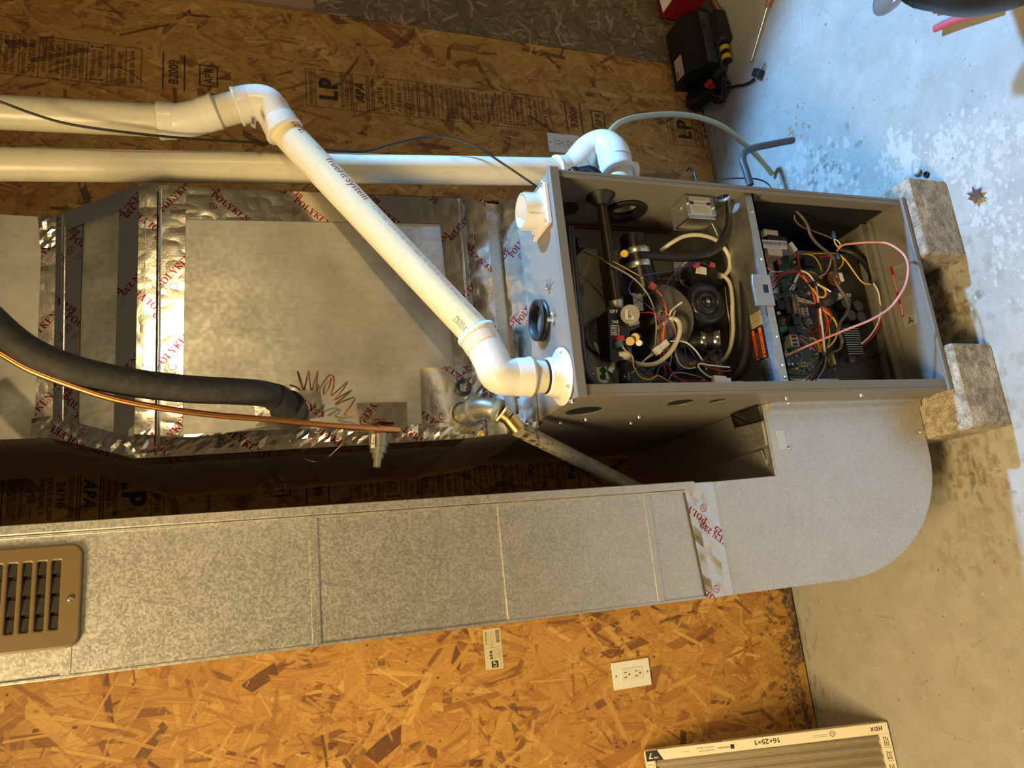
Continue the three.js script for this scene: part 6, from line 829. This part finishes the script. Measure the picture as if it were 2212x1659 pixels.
block(0.305, 0.497, 0.41, 0.815, 0.0, 1, 'rough concrete block under the furnace right corner'); block(-0.09, 0.098, 0.41, 0.815, 0.0, 2, 'rough concrete block under the furnace left corner beside the duct elbow');
// ---------------------------------------------------------------- things lying on the floor
{
  const t = thing('dry_leaf', 'curled brown dry leaf on the floor in front of the blocks', 'leaf'), o = [0.4216,0,0.8775], r = rng(3);
  const pts = [[0, -0.62], [0.26, -0.5], [0.62, -0.62], [0.5, -0.2], [0.95, 0.2], [0.45, 0.28], [0.3, 1.0], [-0.1, 0.5], [-0.6, 0.62], [-0.46, 0.12], [-0.85, -0.2], [-0.36, -0.34]], pos = [], idx = [];
  pos.push(0, 0.004, 0); for (const [a, b] of pts) { const q = 0.024; pos.push(a * q, 0.003 + 0.012 * r() + 0.006 * (a * a + b * b), b * q); }
  for (let i = 1; i <= pts.length; i++) idx.push(0, i % pts.length + 1, i);
  const g = new THREE.BufferGeometry(); g.setAttribute('position', new THREE.Float32BufferAttribute(pos, 3)); g.setIndex(idx); g.translate(o[0], 0.001, o[2]); const gg = g.toNonIndexed(); gg.computeVertexNormals();
  part('blade', metric(gg), mat({ color: lin(0.11, 0.065, 0.05), roughness: 0.7, side: THREE.DoubleSide }), t); part('stem', tube([[o[0], 0.006, o[2]], [o[0] - 0.008, 0.005, o[2] + 0.012], [o[0] - 0.016, 0.003, o[2] + 0.019]], 0.0007, 12, 5), mat({ color: lin(0.12, 0.06, 0.04), roughness: 0.7 }), t);
}
{ const o = [0.5566,0,0.7535], g = new THREE.IcosahedronGeometry(0.011, 2), p = g.attributes.position; for (let i = 0; i < p.count; i++) { const s = 0.8 + 0.4 * vnoise(p.getX(i) * 90, p.getY(i) * 90 + p.getZ(i) * 60, 3); p.setXYZ(i, p.getX(i) * s, p.getY(i) * s * 0.7, p.getZ(i) * s); } g.computeVertexNormals(); g.translate(o[0], 0.0075, o[2]); one('pebble', g, mat({ color: lin(0.55, 0.52, 0.45), roughness: 0.9 }), 'pale pebble on the floor beside the right concrete block', 'stone'); }
{ const o = [0.5377,0,0.7727]; one('hex_nut', lathe([[0.0032, 0.0005], [0.0075, 0.0005], [0.0075, 0.006], [0.0032, 0.006], [0.0032, 0.0005]], [o[0], 0, o[2]], [o[0], 1, o[2]], 6), plasticBlack, 'small dark nut on the floor beside the pale pebble', 'nut'); }
for (const [q, a, l] of [[[1.3133,0,0.0806], 0.5, 'tiny screw on the floor near the plug'], [[1.3497,0,0.2434], 1.2, 'tiny screw on the floor beside the screwdriver'], [[1.1448,0,0.0098], 2.0, 'tiny screw on the floor near the wall below the drain tube']]) { const t = thing('floor_screw', l, 'screw'), e = [q[0] + 0.014 * Math.cos(a), 0.0035, q[2] + 0.014 * Math.sin(a)], b = [q[0], 0.0035, q[2]]; part('shank', cyl(b, e, 0.0014, 0.0006, 8), steel, t); part('head', cyl(b, [b[0] - 0.002 * Math.cos(a), 0.0035, b[2] - 0.002 * Math.sin(a)], 0.0034, 0.0034, 10), steel, t); }
{ // screwdriver
  const t = thing('screwdriver', 'long screwdriver with an amber brown handle on the floor', 'screwdriver');
  const a = [1.2341,0.006,0.2888], b = [1.3345,0.012,0.4078], d = V(b).sub(V(a)).normalize(), e = V(b).addScaledVector(d, 0.11).toArray();
  part('shaft', [cyl(a, b, 0.0030, 0.0034, 12), turned(a, 0.010, 0.0016, 0.007, 0, 0.7, 0)], steel, t);
  part('handle', lathe([[0, 0], [0.006, 0.0], [0.009, 0.003], [0.008, 0.012], [0.0125, 0.022], [0.0135, 0.07], [0.012, 0.10], [0, 0.11]], b, e, 8), phys({ color: lin(0.32, 0.10, 0.04), roughness: 0.2, clearcoat: 0.6 }), t, 'amber brown handle');
}
{ // battery charger by the wall, its clamps and coiled cord
  const t = thing('battery_charger', 'black box charger with yellow striped handle standing by the wall', 'charger');
  const slate = mat({ color: lin(0.055, 0.065, 0.085), roughness: 0.45 });
  const body = [[0.004, 0.0], [0.155, 0.0], [0.155, 0.052], [0.138, 0.062], [0.110, 0.092], [0.02, 0.098], [0.004, 0.088]];
  part('housing', sidePlate(body.map(([z, y]) => [z, y + 0.018]), 1.315, 1.535), plasticBlack, t); part('front_panel', box(1.325, 1.528, 0.026, 0.066, 0.1555, 0.159, 0.001), slate, t, 'slate grey front panel'); part('base', box(1.290, 1.60, 0.0, 0.018, 0.0, 0.172, 0.004), slate, t);
  for (let i = 0; i < 4; i++) part('vent_slot', box(1.490 - i * 0.010, 1.494 - i * 0.010, 0.048, 0.064, 0.159, 0.1596), rubber, t);
  sticker('rating_label', [[1.325, 0.114, 0.082], [1.405, 0.114, 0.082], [1.405, 0.1165, 0.040], [1.325, 0.1165, 0.040]], 256, 128, (x, w, h) => { x.fillStyle = '#b5a7a4'; x.fillRect(0, 0, w, h); x.fillStyle = '#5b2730'; x.fillRect(16, 16, 90, 18); x.fillStyle = '#333'; lines(x, 16, 50, 5, 13, 120, 140); lines(x, 170, 20, 7, 13, 60, 141); }, t, 'pale rating label');
  part('foot', turned([1.268, 0.035, 0.06], 0.055, 0.05, 0.12, 0.3, 0, -0.2, 0.006), plasticBlack, t); part('knob', [cyl([1.262, 0.055, 0.115], [1.262, 0.055, 0.135], 0.012, 0.010, 16), turned([1.258, 0.04, 0.118], 0.02, 0.02, 0.014, 0, 0, 0.4, 0.003)], mat({ color: lin(0.45, 0.03, 0.03), roughness: 0.4 }), t, 'red knob');
  part('handle_grip', [cyl([1.30, 0.022, 0.197], [1.36, 0.022, 0.197], 0.016, 0.016, 16)], plasticBlack, t); for (const x of [1.305, 1.340]) part('stripe', ring([x, 0.022, 0.197], [2, 0.022, 0.197], 0.0168, 0.0155, 0.017, 20), mat({ color: lin(0.55, 0.38, 0.02), roughness: 0.45 }), t, 'yellow stripe');
  part('clamp', [turned([1.43, 0.026, 0.20], 0.13, 0.05, 0.045, 0, 0.08, 0, 0.012)], rubber, t, 'black rubber clamp'); part('clamp_jaw', turned([1.53, 0.02, 0.19], 0.08, 0.016, 0.012, 0, 0.3, 0, 0.002), brass, t, 'tarnished clamp jaw');
  const loops = []; const r = rng(17); for (let i = 0; i <= 60; i++) { const a = i / 60 * 6.283 * 5, q = 0.045 + 0.016 * Math.sin(i * 1.3); loops.push([1.235 + q * Math.cos(a) * 0.75, 0.012 + 0.016 * (0.5 + 0.5 * Math.sin(i * 0.9)) + 0.02 * r() * 0.5, 0.135 + q * Math.sin(a) * 0.8]); }
  const cordPath = [[1.30, 0.02, 0.16], ...loops, ...[[1.233,0.006,0.1506],[1.2066,0.006,0.1964],[1.1828,0.006,0.236]], ...[[1.1696,0.008,0.27],[1.1676,0.008,0.2866]]];
  const cord = part('cord', tube(cordPath, 0.0042, 420, 8), rubber, t, 'coiled black power cord'); const pg = [1.1668,0.014,0.3139], pd = [1.1787,0.014,0.3341];
  part('plug', [turned(pg, 0.036, 0.022, 0.026, 0, 0.75, 0, 0.005)], rubber, cord, 'black three-pin plug'); const d = V(pd).sub(V(pg)).normalize(), n = new THREE.Vector3(d.z, 0, -d.x);
  for (const [s, h2] of [[0.007, 0.004], [-0.007, 0.004], [0, -0.006]]) { const a = V(pg).addScaledVector(d, 0.016).addScaledVector(n, s).toArray(), b = V(pg).addScaledVector(d, 0.036).addScaledVector(n, s).toArray(); a[1] += h2; b[1] += h2; part('prong', cyl(a, b, 0.0022, 0.0022, 8), steel, cord); }
}
{ // red carton behind the charger
  const t = thing('red_box', 'red open carton beside the charger at the upper edge', 'box');
  part('carton', [box(1.595, 1.75, 0, 0.135, 0.03, 0.034), box(1.595, 1.75, 0, 0.135, 0.146, 0.15), box(1.595, 1.599, 0, 0.135, 0.03, 0.15), box(1.746, 1.75, 0, 0.135, 0.03, 0.15), box(1.595, 1.75, 0, 0.004, 0.03, 0.15)], mat({ color: lin(0.20, 0.006, 0.008), roughness: 0.5 }), t); part('paper', turned([1.67, 0.128, 0.088], 0.12, 0.002, 0.09, 0.1, 0, 0.08), whitePlastic, t, 'white paper inside');
}
{ // tool bag with a plastic wrapped package, and pliers under it
  const t = thing('tool_bag', 'black tool bag with clear packaging at the upper right corner', 'bag');
  const g = new THREE.SphereGeometry(1, 48, 32), p = g.attributes.position;
  for (let i = 0; i < p.count; i++) { let x = p.getX(i), y = p.getY(i), z = p.getZ(i); const k = Math.pow(Math.max(Math.abs(x), Math.abs(y), Math.abs(z)), -0.55), w = 0.93 + 0.16 * vnoise(x * 3 + 7, y * 3 + z * 2, 12); p.setXYZ(i, x * k * w * 0.22, y * k * w * 0.19, z * k * w * 0.15); }
  g.computeVertexNormals(); g.translate(0.885, 0.215, 1.20); part('bag', g, mat({ color: lin(0.012, 0.012, 0.014), roughness: 0.42 }), t, 'black fabric bag');
  const pk = new THREE.SphereGeometry(0.05, 24, 16); pk.scale(0.6, 0.55, 1.25); pk.rotateY(0.3); pk.translate(0.760, 0.32, 1.06); part('package', pk, phys({ color: lin(0.55, 0.55, 0.55), roughness: 0.08, transmission: 0.85, thickness: 0, clearcoat: 1 }), t, 'clear plastic package');
  part('strap', turned([0.716, 0.20, 1.09], 0.03, 0.07, 0.03, 0, 0.2, 0.5, 0.008), mat({ color: lin(0.22, 0.02, 0.025), roughness: 0.45 }), t, 'red strap');
  const pl = thing('pliers', 'red handled pliers sticking out from under the black tool bag', 'pliers');
  const a = [0.8418,0.02,0.9017], b = [0.8013,0.022,0.9962], d = V(b).sub(V(a)), e = V(a).addScaledVector(d, 1.5).toArray();
  part('handle', tube([a, V(a).addScaledVector(d, 0.5).add(new THREE.Vector3(0.002, 0.002, 0)).toArray(), b, e], 0.0085, 40, 12), mat({ color: lin(0.55, 0.10, 0.12), roughness: 0.45 }), pl, 'red dipped handle'); part('handle', tube([[a[0] + 0.05, 0.009, a[2] + 0.004], [b[0] + 0.03, 0.009, b[2]], [e[0] + 0.01, 0.010, e[2]]], 0.0085, 40, 12), mat({ color: lin(0.55, 0.10, 0.12), roughness: 0.45 }), pl, 'red dipped handle');
}
renderer.render(scene, camera);
